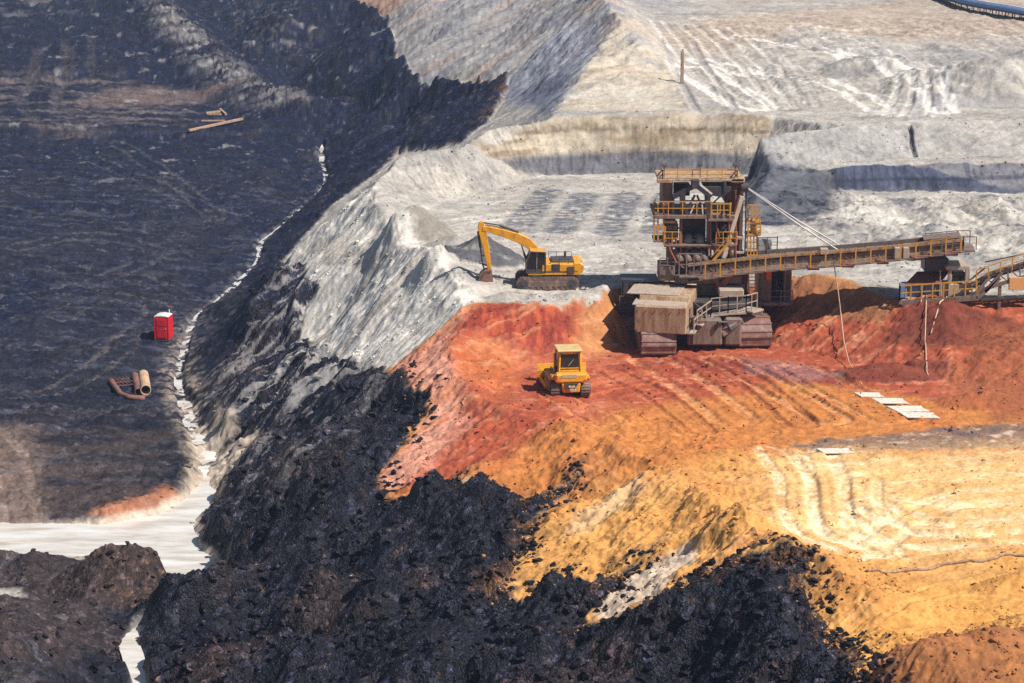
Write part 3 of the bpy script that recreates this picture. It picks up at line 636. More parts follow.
# ------------------------------------------------------------------ lumps lying on the ground
def lumps(name, mask, n, smin, smax, mat, tint=None):
    ico = bmesh.new(); bmesh.ops.create_icosphere(ico, subdivisions=1, radius=1)
    bv = np.array([v.co[:] for v in ico.verts], np.float32); bf = np.array([[v.index for v in f.verts] for f in ico.faces], np.int32); ico.free()
    w = (mask/ (D*1.0)).copy(); w[:, np.abs(ucols) > 620] = 0
    fl = np.nonzero(w.ravel() > 1e-6)[0]; p = w.ravel()[fl]; p /= p.sum()
    # density per square metre, not per grid cell
    pick = rng.choice(fl, n, p=p)
    base = V[pick]
    s = smin*(smax/smin)**(rng.random(n)**2.0)
    jit = 1+.32*rng.standard_normal((n, len(bv), 1)).astype(np.float32)
    ax = rng.uniform(.6, 1.25, (n,1,3)); ax[:,:,2] *= .75
    v = bv[None]*jit*ax*s[:,None,None]
    a = rng.uniform(0, 6.28, n); c_, s_ = np.cos(a)[:,None], np.sin(a)[:,None]
    v = np.stack([v[...,0]*c_-v[...,1]*s_, v[...,0]*s_+v[...,1]*c_, v[...,2]], -1)
    v = v+base[:,None,:]+np.array([0,0,.12])*s[:,None,None]*2
    f = bf[None]+(np.arange(n)*len(bv))[:,None,None]
    o = big_mesh(name, v.reshape(-1,3), f.reshape(-1,3), mat, False, 3)
    cc = np.repeat((Cc.reshape(-1,3)[pick] if tint is None else np.array(tint)[None])*rng.uniform(.75,1.2,(n,1)), len(bv), 0)
    at2 = o.data.color_attributes.new('soil','FLOAT_COLOR','POINT'); at2.data.foreach_set('color', np.concatenate([cc, np.repeat(COARSE.ravel()[pick], len(bv))[:,None]],1).astype(np.float32).ravel())
    return o
lc = lumps('coal_lumps', m_coal*dumpy*sstep(260,200,Y)*(1-m_pond)*(1-ck)*(1-ckl)*nz(-.5,.3,n_big+N3*.5), 10000, .03, .40, gm_)
lc['kind'] = 'stuff'; lc['label'] = 'loose black coal lumps and clods over the dark dump slopes'
ls = lumps('sand_clods', m_terr*sstep(190,170,Y)*nz(-.1,.4,n_big+N3)*(1-m_road*.7), 8000, .035, .17, gm_)
ls['kind'] = 'stuff'; ls['label'] = 'loose clods of orange sand scattered over the terrace'
lg = lumps('clay_clods', (1-m_coal)*m_bench*sstep(240,200,Y)*nz(.0,.4,n_big+N3), 3500, .04, .15, gm_)
lg['kind'] = 'stuff'; lg['label'] = 'loose clods of pale clay scattered over the grey benches'

lsp = lumps('spilled_coal', m_terr*sstep(.02,.5,m_cnear)*nz(-.3,.3,N3+.5*n_big)*sstep(175,160,Y), 3200, .03, .24, gm_, (.016,.016,.022))
lsp['kind'] = 'stuff'; lsp['label'] = 'black coal lumps spilled over the edge of the orange slope'
lso = lumps('spilled_sand', m_coal*sstep(.98,.6,m_cnear)*nz(-.2,.3,N3-.4*n_big)*sstep(165,150,Y)*sstep(-10,-4,X), 1600, .04, .20, gm_, (.36,.18,.06))
lso['kind'] = 'stuff'; lso['label'] = 'orange sand clods fallen onto the black coal slope'
# ------------------------------------------------------------------ water
wm, nt, b = new_mat('silty_water')
tc = nt.nodes.new('ShaderNodeTexCoord').outputs['Object']
mp = nt.nodes.new('ShaderNodeMapping'); lk(nt, tc, mp.inputs['Vector']); mp.inputs['Scale'].default_value = (.35,1.3,1)
wn = noise_node(nt, .8, 6, .6, mp.outputs[0])
lk(nt, ramp(nt, wn.outputs['Fac'], [(.3,(.40,.345,.285)),(.5,(.58,.545,.49)),(.66,(.68,.665,.63))]).outputs['Color'], b.inputs['Base Color'])  # silt tones, whitened to carry some of the sky's reflection
b.inputs['Roughness'].default_value = .16; b.inputs['IOR'].default_value = 1.33
wn2 = noise_node(nt, 5, 4, .6, mp.outputs[0]); bp = nt.nodes.new('ShaderNodeBump'); bp.inputs['Distance'].default_value = .02; bp.inputs['Strength'].default_value = .5
lk(nt, wn2.outputs['Fac'], bp.inputs['Height']); lk(nt, bp.outputs['Normal'], b.inputs['Normal'])
def water_strip(name, line, zoff, hw, zz=None):
    n = len(line); vs = []; fs = []
    zc = [float(np.percentile([ground(p[0]+a*(hw(p[1]) if callable(hw) else hw), p[1]) for a in (-.8,-.5,-.25,0,.25,.5,.8)], 22))+zoff for p in line]
    for _ in range(6): zc = [zc[0]]+[(zc[i-1]+2*zc[i]+zc[i+1])/4 for i in range(1,n-1)]+[zc[-1]]
    if zz: zc = [zz[0]+(zz[1]-zz[0])*i/(n-1) for i in range(n)]
    for i, (x, y) in enumerate(line):
        a = line[max(i-1,0)]; c = line[min(i+1,n-1)]; tx, ty = c[0]-a[0], c[1]-a[1]; l = math.hypot(tx,ty); nx, ny = -ty/l, tx/l
        w = hw(y) if callable(hw) else hw
        w *= min(1, .15+.25*i)
        for k in (-1,-.5,0,.5,1): vs.append((x+nx*w*k, y+ny*w*k, zc[i]))
    for i in range(n-1):
        for k in range(4): fs.append((i*5+k, i*5+k+1, i*5+k+6, i*5+k+5))
    o = big_mesh(name, np.array(vs), np.array(fs), wm); o['kind'] = 'structure'; return o
pond = [hit(*q) for q in [(-330,512,-9.78),(100,512,-9.78),(160,500,-9.78),(200,478,-9.78),(236,492,-9.78),(240,600,-9.78),(120,606,-9.78),(-330,580,-9.78)]]
me = bpy.data.meshes.new('water'); me.from_pydata([(x,y,-9.78) for x,y in pond], [], [list(range(len(pond)))]); me.materials.append(wm)
wo = bpy.data.objects.new('water', me); COL.objects.link(wo); wo['kind'] = 'structure'
water_strip('creek_water', smooth(creek_plan, 2), .03, lambda y: .36+.80*float(sstep(190,166,np.float32(y))))
water_strip('stream_water', smooth([hit(*q) for q in [(165,604,-10),(156,616,-10.1)]+CREEK_LOW]), .16, .65, (-9.9, -9.95))
# ------------------------------------------------------------------ materials of the machines
def paint(name, col, rough=.5, wear=None, wear_amt=.45, scale=1.6, metallic=0, streak=False):
    m, nt, b = new_mat(name)
    tc = nt.nodes.new('ShaderNodeTexCoord').outputs['Object']
    mp = nt.nodes.new('ShaderNodeMapping'); lk(nt, tc, mp.inputs['Vector'])
    if streak: mp.inputs['Scale'].default_value = (2.2,2.2,.35)
    n = noise_node(nt, scale, 7, .65, mp.outputs[0]); n2 = noise_node(nt, scale*6, 4, .6, tc)
    wear = wear or tuple(c*.5 for c in col)
    f = ramp(nt, n.outputs['Fac'], [(.62-wear_amt*.35,(0,0,0)),(.80-wear_amt*.35,(1,1,1))])
    c = mixrgb(nt, 'MIX', f.outputs['Color'], col, wear)
    g = ramp(nt, n2.outputs['Fac'], [(.3,(.78,.77,.76)),(.7,(1.12,1.12,1.12))])
    c = mixrgb(nt, 'MULTIPLY', 1.0, c, g.outputs['Color'])
    lk(nt, c, b.inputs['Base Color']); b.inputs['Roughness'].default_value = rough; b.inputs['Metallic'].default_value = metallic
    bp = nt.nodes.new('ShaderNodeBump'); bp.inputs['Distance'].default_value = .03; bp.inputs['Strength'].default_value = .35
    lk(nt, n2.outputs['Fac'], bp.inputs['Height']); lk(nt, bp.outputs['Normal'], b.inputs['Normal'])
    return m
M = dict(
 taupe = paint('dusty_taupe_paint', (.20,.145,.12), .7, (.14,.075,.05), .45, 1.0, streak=True),
 plate = paint('rust_streaked_plate', (.42,.30,.19), .7, (.26,.125,.06), .5, 1.1, streak=True),
 tread = paint('worn_crawler_steel', (.20,.095,.075), .6, (.30,.19,.15), .4, 2.0),
 dark = paint('greasy_dark_steel', (.055,.048,.05), .55, (.12,.085,.07), .4, 1.5),
 shade = paint('dark_blue_steel', (.035,.038,.05), .5, (.08,.07,.07), .3, 1.5),
 pale = paint('pale_dusty_steel', (.42,.34,.27), .6, (.36,.25,.19), .4, 1.4),
 white = paint('dusty_white_paint', (.72,.70,.66), .5, (.5,.44,.38), .3, 1.6),
 yellow = paint('yellow_safety_paint', (.55,.27,.03), .5, (.42,.19,.05), .35, 2.0),
 cat = paint('yellow_machine_paint', (.74,.33,.016), .42, (.44,.20,.04), .36, 1.9),
 rust = paint('red_rust_plate', (.27,.075,.05), .75, (.15,.05,.04), .45, 1.5),
 cream = paint('cream_roof_paint', (.62,.45,.20), .5, (.5,.33,.12), .3, 1.6),
 red = paint('red_plastic', (.62,.018,.03), .4, (.50,.014,.025), .25, 1.4),
 sign = paint('orange_red_sign', (.70,.09,.03), .5, (.55,.07,.03), .2, 1.4),
 orange = paint('orange_painted_panel', (.70,.35,.13), .6, (.55,.26,.10), .35, 1.5),
 track = paint('dusty_track_steel', (.13,.085,.075), .6, (.30,.17,.12), .45, 2.4),
 rubber = paint('black_rubber', (.03,.03,.032), .6, (.09,.075,.065), .4, 2.0),
 wood = paint('weathered_timber', (.42,.28,.19), .8, (.28,.17,.11), .45, 2.0),
 pipe = paint('tan_pipe', (.58,.40,.24), .6, (.44,.26,.15), .4, 1.6),
 pipebrown = paint('rusty_brown_pipe', (.24,.105,.075), .7, (.14,.07,.055), .45, 1.8),
 rope = paint('tan_cable', (.60,.42,.28), .7, (.45,.28,.18), .3, 2.0),
 steelwire = paint('light_steel_rope', (.60,.57,.56), .5, (.42,.38,.36), .3, 2.0),
 blue = paint('blue_conveyor_cover', (.13,.22,.42), .5, (.20,.27,.40), .4, 1.2),
 concrete = paint('pale_concrete', (.70,.63,.54), .85, (.60,.48,.37), .4, 1.5),
 greyp = paint('grey_painted_steel', (.34,.35,.37), .55, (.22,.2,.19), .4, 1.5),
)
gl, nt_, b_ = new_mat('dark_window_glass'); b_.inputs['Base Color'].default_value = (.018,.022,.026,1); b_.inputs['Roughness'].default_value = .08; b_.inputs['Specular IOR Level'].default_value = .6
M['glass'] = gl

# ------------------------------------------------------------------ mesh helpers
class MB:
    def __init__(s): s.bm = bmesh.new()
    def box(s, c, size, rot=None, bev=.02, taper=None):
        r = bmesh.ops.create_cube(s.bm, size=1); vs = r['verts']
        for v in vs:
            v.co = Vector((v.co.x*size[0], v.co.y*size[1], v.co.z*size[2]))
            if taper and v.co.z > 0: v.co.x *= taper[0]; v.co.y *= taper[1]
        if bev:
            es = list({e for v in vs for e in v.link_edges})
            g = bmesh.ops.bevel(s.bm, geom=es, offset=min(bev, min(size)*.3), segments=1, affect='EDGES', profile=.5)
            vs = list({v for f in g['faces'] for v in f.verts} | {v for v in vs if v.is_valid})
        mt = Matrix.Translation(Vector(c))
        if rot is not None: mt = mt @ (rot if isinstance(rot, Matrix) else Matrix.Rotation(rot, 4, 'Z'))
        for v in vs: v.co = mt @ v.co
        return s
    def beam(s, a, b, w=.15, h=None, bev=.0):
        a, b = Vector(a), Vector(b); d = b-a; L = d.length
        if L < 1e-5: return s
        q = d.to_track_quat('Y','Z').to_matrix().to_4x4()
        return s.box((a+b)/2, (w, L, h or w), q, bev)
    def tube(s, a, b, r=.1, n=10, r2=None, caps=True):
        a, b = Vector(a), Vector(b); d = b-a; L = d.length
        q = d.to_track_quat('Z','Y').to_matrix().to_4x4()
        g = bmesh.ops.create_cone(s.bm, cap_ends=caps, segments=n, radius1=r, radius2=r if r2 is None else r2, depth=L)
        for v in g['verts']: v.co = Matrix.Translation((a+b)/2) @ q @ v.co
        return s
    def path(s, P, r, n=7):
        P = [Vector(p) for p in P]; rings = []
        for i, p in enumerate(P):
            t = (P[min(i+1,len(P)-1)]-P[max(i-1,0)]).normalized()
            u = t.cross(Vector((0,0,1)))
            if u.length < .05: u = t.cross(Vector((1,0,0)))
            u.normalize(); v = t.cross(u)
            rings.append([s.bm.verts.new(p+(u*math.cos(k*2*math.pi/n)+v*math.sin(k*2*math.pi/n))*r) for k in range(n)])
        for A, B in zip(rings[:-1], rings[1:]):
            for k in range(n): s.bm.faces.new((A[k],A[(k+1)%n],B[(k+1)%n],B[k]))
        s.bm.faces.new(rings[0][::-1]); s.bm.faces.new(rings[-1]); return s
    def prism(s, prof, depth, mat=None, bev=.02):
        """profile in (a, z) pulled along local y, centred"""
        mat = mat or Matrix.Identity(4)
        A = [s.bm.verts.new((x,-depth/2,z)) for x,z in prof]; B = [s.bm.verts.new((x,depth/2,z)) for x,z in prof]
        n = len(prof); fs = [s.bm.faces.new(A), s.bm.faces.new(B[::-1])]
        for i in range(n): fs.append(s.bm.faces.new((A[(i+1)%n],A[i],B[i],B[(i+1)%n])))
        bmesh.ops.recalc_face_normals(s.bm, faces=fs)
        vs = set(A+B)
        if bev:
            es = list({e for f in fs for e in f.edges})
            g = bmesh.ops.bevel(s.bm, geom=es, offset=bev, segments=1, affect='EDGES', profile=.5)
            vs = {v for f in g['faces'] for v in f.verts} | {v for v in vs if v.is_valid}
        for v in vs: v.co = mat @ v.co
        return s
    def rail(s, P, h=1.0, r=.035, step=1.2, mid=True):
        """handrail along a line of deck points"""
        P = [Vector(p) for p in P]; up = Vector((0,0,h))
        for a, b in zip(P[:-1], P[1:]):
            s.beam(a+up, b+up, r*2); 
            if mid: s.beam(a+up*.52, b+up*.52, r*1.5)
            n = max(1, round((b-a).length/step))
            for k in range(n+1):
                p = a.lerp(b, k/n); s.beam(p, p+up*1.02, r*2.1)
        return s
    def build(s, name, mat, parent=None, label=None, smooth_=False, xf=None):
        if xf is not None: bmesh.ops.transform(s.bm, matrix=xf, verts=s.bm.verts)
        bms = s.pieces() if parent is not None else [s.bm]
        first = None
        for bmx in bms:
            me = bpy.data.meshes.new(name); bmx.to_mesh(me); bmx.free(); me.materials.append(mat)
            if smooth_:
                for p in me.polygons: p.use_smooth = True
            o = bpy.data.objects.new(name, me); COL.objects.link(o)
            if parent is not None: o.parent = parent
            if label: o['label'] = label
            first = first or o
        return first
    def pieces(s):
        """far-apart lumps of one build become parts of their own"""
        s.bm.verts.index_update(); n = len(s.bm.verts); par = list(range(n))
        def fd(i):
            while par[i] != i: par[i] = par[par[i]]; i = par[i]
            return i
        for e in s.bm.edges:
            a, b = fd(e.verts[0].index), fd(e.verts[1].index)
            if a != b: par[a] = b
        isl = np.array([fd(i) for i in range(n)]); ids, isl = np.unique(isl, return_inverse=True); k = len(ids)
        if k == 1 or k > 900: return [s.bm]
        P = np.array([v.co[:] for v in s.bm.verts]); lo = np.full((k,3), np.inf); hi = np.full((k,3), -np.inf)
        np.minimum.at(lo, isl, P); np.maximum.at(hi, isl, P); size = (hi-lo).max(1)
        gap = np.maximum(0, np.maximum(lo[:,None]-hi[None], lo[None]-hi[:,None])); near = np.sqrt((gap**2).sum(2)) <= np.maximum(.02, .46*np.maximum(size[:,None], size[None]))
        lab = np.arange(k)
        while True:
            new = np.where(near, lab[None], k).min(1)
            if (new == lab).all(): break
            lab = new
        groups = np.unique(lab)
        if len(groups) == 1: return [s.bm]
        out = []
        for g in groups:
            c = s.bm.copy(); kill = [v for v in c.verts if lab[isl[v.index]] != g]
            bmesh.ops.delete(c, geom=kill, context='VERTS'); out.append(c)
        s.bm.free(); return out
def tag(o, label, cat, group=None):
    o['label'] = label; o['category'] = cat
    if group: o['group'] = group
    return o
def thing(name, label, cat, loc, rz=0, group=None):
    o = bpy.data.objects.new(name, None); COL.objects.link(o); o.location = loc; o.rotation_euler = (0,0,rz); o.empty_display_size = .3
    return tag(o, label, cat, group)
def sink(x, y, r):
    zs = [ground(x+r*a, y+r*b) for a in (-1,-.5,0,.5,1) for b in (-1,-.5,0,.5,1)]
    return sum(sorted(zs)[8:17])/9
def stad(L, h, n=8, x0=0, z0=0, slope=0):
    """outline of a crawler: straight runs with round ends"""
    r = h/2; out = []
    for k in range(n+1):
        a = math.pi/2+math.pi*k/n; out.append((x0-L/2+r+r*math.cos(a), z0+r+r*math.sin(a)))
    for k in range(n+1):
        a = -math.pi/2+math.pi*k/n; out.append((x0+L/2-r+r*math.cos(a), z0+r+r*math.sin(a)))
    return out
def crawler_track(mb, L, h, w, mat, pitch=.22, lug=.05):
    """belt with grouser plates; runs along local x of mat"""
    prof = stad(L, h, 10)
    mb.prism(prof, w, mat, 0)
    seg = prof+[prof[0]]; dist = 0; nxt = 0
    for (a, b), (c, d) in zip(seg[:-1], seg[1:]):
        l = math.hypot(c-a, d-b)
        while nxt < dist+l:
            t = (nxt-dist)/l; x, z = a+(c-a)*t, b+(d-b)*t; an = math.atan2(d-b, c-a)
            mb.box((0,0,0), (.07, w+.02, lug*2), None, 0)
            vs = mb.bm.verts[-8:] if False else None
            mb.bm.verts.ensure_lookup_table()
            for v in list(mb.bm.verts)[-8:]:
                v.co = mat @ (Matrix.Translation((x,0,z)) @ Matrix.Rotation(-an,4,'Y') @ v.co)
            nxt += pitch
        dist += l

# ------------------------------------------------------------------ tracked excavator (faces left)
def excavator():
    p = on(547, 290, 3.3); sink_z = sink(p.x, p.y+1.2, 1.3)
    root = thing('tracked_excavator', 'yellow tracked excavator with raised boom beside the dark spoil heap on the grey bench', 'excavator', (p.x, p.y+1.3, sink_z-.04), R(2))
    # x: front is -x ; y: camera side is -y
    for sgn in (-1,1):
        t = MB(); mt = Matrix.Translation((0, sgn*1.28, 0)); crawler_track(t, 4.75, 1.0, .6, mt, .2, .035)
        tr = t.build('track', M['track'], root)
        f = MB(); f.box((0, sgn*1.60, .5), (3.3,.06,.42), None, .03)
        for k in range(8): f.tube((-1.6+k*.45, sgn*1.56, .24), (-1.6+k*.45, sgn*1.62, .24), .14, 10)
        f.build('track_frame', M['track'], tr)
        for nm, x in (('idler_wheel',-1.86),('drive_sprocket',1.86)):
            w_ = MB(); w_.tube((x, sgn*1.55, .5), (x, sgn*1.65, .5), .36, 16); w_.tube((x, sgn*1.64, .5), (x, sgn*1.70, .5), .15, 10); w_.build(nm, M['dark'], tr)
    c = MB(); c.box((0,0,.62), (2.2,2.0,.5), None, .05); c.tube((0,0,.85),(0,0,1.14),.75,20); c.build('undercarriage', M['dark'], root)
    h = MB(); h.box((.55,0,1.24), (4.1,2.7,.22), None, .04); h.box((.95,-.72,1.68), (2.9,1.24,.72), None, .10); h.box((1.0,.85,1.66), (3.0,1.0,.70), None, .10)
    h.box((.2,.1,1.5),(1.6,.5,.5),None,.05); hb = h.build('upper_body', M['cat'], root)
    g = MB(); g.box((.62,-1.345,1.72), (.66,.03,.55), None, .01)
    for k in range(5): g.box((.62,-1.365,1.52+.1*k), (.6,.03,.035), None, 0)
    g.build('engine_grille', M['dark'], root)
    e = MB(); e.box((1.15,.0,2.10), (1.7,1.9,.16), None, .05); e.box((.6,-.6,2.16),(.5,.7,.14),None,.04); e.tube((1.45,.55,2.1),(1.45,.55,2.62),.08,10); e.build('engine_cover', M['dark'], root)
    st = MB(); st.box((.95,-1.35,1.40),(2.8,.02,.10),None,0); st.build('stripe', M['dark'], root)
    cw = MB(); prof = [(1.95,1.15),(2.35,1.15),(2.72,1.35),(2.80,1.65),(2.76,1.95),(2.5,2.12),(1.95,2.12)]; cw.prism(prof, 2.72, None, .09); cw.build('counterweight', M['cat'], root)
    # cab, camera side, at the front
    cab = MB(); P = [(-1.62,1.35),(-.18,1.35),(-.18,2.92),(-1.30,2.98),(-1.62,2.2)]
    y0, y1 = -1.32, -.30
    pil = [(P[0],P[4]),(P[4],P[3]),(P[3],P[2]),(P[2],P[1]),(P[1],P[0])]
    for y in (y0,y1):
        for (a,b) in pil: cab.beam((a[0],y,a[1]),(b[0],y,b[1]),.11)
        cab.beam((-.85,y,1.35),(-.80,y,2.95),.09)
    cab.box((-.90,(y0+y1)/2,1.50),(1.46,1.02,.34),None,.04); cab.box((-.24,(y0+y1)/2,2.2),(.12,1.0,1.5),None,.03)
    cab_o = cab.build('cab', M['dark'], root)
    ro = MB(); ro.box((-.76,(y0+y1)/2,2.99),(1.22,1.14,.09),Matrix.Rotation(R(3),4,'Y'),.04); ro.build('cab_roof', M['cat'], cab_o)
    for q in ([(-1.57,1.66),(-.86,1.66),(-.82,2.9),(-1.27,2.92),(-1.55,2.2)],[(-.80,1.66),(-.26,1.66),(-.26,2.86),(-.76,2.9)]):
        w_ = MB(); w_.prism(q, .02, Matrix.Translation((0,y0-.01,0)), 0); w_.build('window', M['glass'], cab_o)
    w_ = MB(); w_.prism([(-1.57,1.66),(-.26,1.66),(-.26,2.86),(-1.27,2.92),(-1.55,2.2)], .02, Matrix.Translation((0,y1+.0,0)), 0); w_.build('window', M['glass'], cab_o)
    w_ = MB(); w_.beam((-1.63,(y0+y1)/2,2.2),(-1.33,(y0+y1)/2,2.94),.9,.02); w_.build('windscreen', M['glass'], cab_o)
    hd = MB(); hd.rail([(.2,-1.28,2.04),(1.6,-1.28,2.04)], .32, .02, .7, False); hd.rail([(.2,1.3,2.02),(2.0,1.3,2.02)], .4, .02, .7, False); hd.build('handrail', M['dark'], root)
    lm = MB(); lm.box((-1.30,y0+.1,3.08),(.14,.16,.12),None,.02); lm.box((-1.30,y1-.1,3.08),(.14,.16,.12),None,.02); lm.build('work_lamp', M['pale'], cab_o)
    mr = MB(); mr.beam((-1.62,y0-.02,2.1),(-1.80,y0-.22,2.3),.03); mr.box((-1.82,y0-.24,2.36),(.05,.16,.32),None,.01); mr.build('mirror', M['dark'], cab_o)
    dh = MB(); dh.beam((-.84,y0-.04,1.7),(-.84,y0-.04,2.5),.035); dh.build('grab_rail', M['pale'], cab_o)
    stp = MB(); stp.box((-.85,-1.42,1.08),(.7,.2,.05),None,.01); stp.box((1.75,-1.38,1.5),(.5,.03,.6),None,.01); stp.build('step', M['dark'], root)
    # boom: a banana of box section on the centre line
    def band(axis, wid):
        up, lo = [], []
        for i,(x,z) in enumerate(axis):
            a = axis[max(i-1,0)]; b = axis[min(i+1,len(axis)-1)]; l = math.hypot(b[0]-a[0],b[1]-a[1]); nx, nz_ = -(b[1]-a[1])/l, (b[0]-a[0])/l
            up.append((x+nx*wid[i]/2, z+nz_*wid[i]/2)); lo.append((x-nx*wid[i]/2, z-nz_*wid[i]/2))
        return up+lo[::-1]
    ax = [(-.25,1.65),(-.55,2.25),(-1.0,2.95),(-1.55,3.45),(-2.3,3.82),(-3.4,4.18),(-4.4,4.45),(-4.95,4.55)]
    bo = MB(); bo.prism(band(ax,[.36,.5,.62,.74,.70,.56,.44,.34]), .5, Matrix.Translation((0,.18,0)), .03); bm_o = bo.build('boom', M['cat'], root)
    hy = MB()
    for y in (-.16,.52): hy.tube((-1.35,y,1.45),(-1.75,y,2.55),.085,10); hy.tube((-1.75,y,2.55),(-1.95,y,3.25),.05,8)
    hy.build('boom_cylinder', M['dark'], bm_o)
    hy = MB(); hy.tube((-2.3,.18,4.28),(-3.6,.18,4.75),.10,10); hy.tube((-3.6,.18,4.75),(-4.95,.18,4.98),.055,8); hy.box((-2.3,.18,4.2),(.25,.3,.25),None,.03); hy.build('stick_cylinder', M['dark'], bm_o)
    hs = MB(); hs.path([(-.6,.5,2.6),(-1.4,.5,3.7),(-2.6,.48,4.3),(-3.8,.46,4.6),(-4.7,.44,4.75)], .035); hs.build('hydraulic_hose', M['rubber'], bm_o)
    sx = [(-5.05,5.05),(-5.0,4.55),(-4.75,3.4),(-4.55,2.3),(-4.42,1.35)]
    s_ = MB(); s_.prism(band(sx,[.30,.62,.50,.40,.28]), .42, Matrix.Translation((0,.18,0)), .03); st_o = s_.build('stick', M['cat'], root)
    hy = MB(); hy.tube((-5.28,.18,4.3),(-5.1,.18,3.0),.09,10); hy.tube((-5.1,.18,3.0),(-4.95,.18,1.75),.05,8); hy.beam((-4.95,.18,1.75),(-4.55,.18,1.6),.12); hy.beam((-4.95,.18,1.75),(-4.75,.18,1.15),.12); hy.build('bucket_cylinder', M['dark'], st_o)
    b_ = MB(); prof = [(-4.25,1.38),(-4.78,1.32),(-5.15,1.0),(-5.25,.55),(-5.0,.22),(-4.5,.10),(-4.05,.22),(-4.15,.34),(-4.5,.28),(-4.88,.40),(-5.02,.65),(-4.85,.98),(-4.4,1.1)]
    b_.prism(prof, 1.25, Matrix.Translation((0,.18,0)), 0)
    for sg in (-1,1): b_.prism([(-4.25,1.3),(-4.78,1.28),(-5.12,.98),(-5.2,.55),(-4.98,.25),(-4.5,.14),(-4.1,.24)], .05, Matrix.Translation((0,.18+sg*.60,0)), 0)
    bu = b_.build('bucket', M['tread'], root)
    te = MB()
    for k in range(5): te.box((-3.98,-.32+.25*k,.24),(.26,.11,.08),Matrix.Rotation(R(-12),4,'Y'),.02)
    te.build('bucket_teeth', M['pale'], bu)
    return root
excavator()

# ------------------------------------------------------------------ bulldozer, seen from behind
def bulldozer():
    p = on(570, 397, 0); zz = sink(p.x-.5, p.y+2.0, 1.7)
    root = thing('bulldozer', 'yellow bulldozer seen from behind on the red cut floor', 'bulldozer', (p.x-.15, p.y+1.9, zz-.05), R(7)); root.scale = (.94,.94,.93)
    # local: +y is forward (blade), -y is the rear facing the camera
    Rz = Matrix.Rotation(R(90),4,'Z')
    for sg in (-1,1):
        t = MB(); crawler_track(t, 4.0, 1.18, .66, Matrix.Translation((sg*1.10,0.15,0)) @ Rz, .21, .05); tr = t.build('track', M['track'], root)
        f = MB(); f.box((sg*1.45,.15,.55),(.05,2.9,.45),None,.02); f.build('track_frame', M['cat'], tr)
        s_ = MB(); s_.tube((sg*1.40,-1.25,.6),(sg*1.49,-1.25,.6),.44,14); s_.build('drive_sprocket', M['dark'], tr)
        fe = MB(); fe.box((sg*1.06,-.15,1.36),(.86,2.3,.16),None,.05); fe.box((sg*1.02,-1.05,1.52),(.74,1.1,.30),None,.06); fe.build('fender', M['cat'], root)
    hu = MB(); hu.box((0,-.7,.98),(1.42,1.9,.86),None,.08); hu.prism([(-.62,.50),(.62,.50),(.70,1.2),(-.70,1.2)], .5, Matrix.Translation((0,-1.78,0)), .06); hu.build('rear_hull', M['cat'], root)
    dr = MB(); dr.box((0,-2.12,.72),(.34,.34,.26),None,.04); dr.box((0,-2.18,.98),(.5,.2,.16),None,.03); dr.tube((0,-2.2,.55),(0,-2.2,.92),.07,8)
    for sg in (-1,1): dr.beam((sg*.42,-1.98,1.1),(sg*.2,-2.18,.66),.12)
    dr.build('drawbar', M['plate'], root)
    ft = MB(); ft.box((0,-1.72,1.58),(2.34,.72,.72),None,.14); fo = ft.build('fuel_tank', M['cat'], root)
    d = MB(); d.box((-.15,-2.09,1.74),(1.1,.02,.24),None,0); d.build('pale_panel', M['pale'], fo)
    # cab
    ca = MB()
    for x in (-.80,.80):
        for y in (-1.18,.42): ca.beam((x,y,1.85),(x*.93,y*.95,3.36),.17,.17,.02)
        ca.beam((x,-1.18,1.95),(x,.42,1.95),.12)
    ca.box((0,-.38,1.92),(1.7,1.7,.18),None,.03); ca.beam((-.8,-1.16,2.14),(.8,-1.16,2.14),.10); ca.beam((-.74,-1.13,3.28),(.74,-1.13,3.28),.14); cab = ca.build('cab', M['cat'], root)
    ro = MB(); ro.box((0,-.38,3.46),(1.84,2.0,.15),None,.06); ro.build('cab_roof', M['cream'], cab)
    w_ = MB(); w_.box((0,-1.14,2.71),(1.40,.03,1.06),Matrix.Rotation(R(-2),4,'X'),0); w_.build('rear_window', M['glass'], cab)
    for sg in (-1,1):
        w_ = MB(); w_.box((sg*.79,-.38,2.66),(.03,1.45,1.22),Matrix.Rotation(R(-sg*2.5),4,'Y'),0); w_.build('side_window', M['glass'], cab)
    w_ = MB(); w_.box((0,.42,2.66),(1.42,.03,1.2),None,0); w_.build('windscreen', M['glass'], cab)
    se = MB(); se.box((0,-.3,2.1),(.5,.5,.2),None,.05); se.box((0,-.52,2.5),(.48,.14,.7),None,.05); se.build('seat', M['rubber'], cab)
    dd = MB(); dd.box((-.95,-.35,2.2),(.10,.9,1.6),None,.02); dd.build('dark_cab_side', M['shade'], cab)  # dark panel, paints the shaded left side of the cab
    ho = MB(); ho.box((0,1.35,1.75),(1.15,2.0,.95),None,.08); ho.box((0,2.36,1.45),(1.2,.1,1.4),None,.03); hoo = ho.build('engine_hood', M['cat'], root)
    ex = MB(); ex.tube((.25,1.2,2.2),(.25,1.2,3.05),.08,10); ex.build('exhaust_pipe', M['dark'], hoo)
    # blade with its push arms
    bl = MB(); prof = [(-.02,.1),(.10,.06),(-.10,.45),(-.16,.85),(-.04,1.32),(.06,1.44),(-.10,1.44),(-.26,.95),(-.22,.45)]
    bl.prism([(a,b) for a,b in prof], 3.7, Matrix.Translation((0,3.05,.02)) @ Rz, .0); bo = bl.build('blade', M['cat'], root)
    ce = MB(); ce.box((0,3.12,.14),(3.7,.06,.22),None,0); ce.build('cutting_edge', M['tread'], bo)
    ar = MB()
    for sg in (-1,1): ar.beam((sg*1.58,-.2,.5),(sg*1.62,2.9,.42),.18,.26,.02)
    for sg in (-1,1): ar.tube((sg*.62,1.7,1.55),(sg*.8,2.86,.9),.08,10)
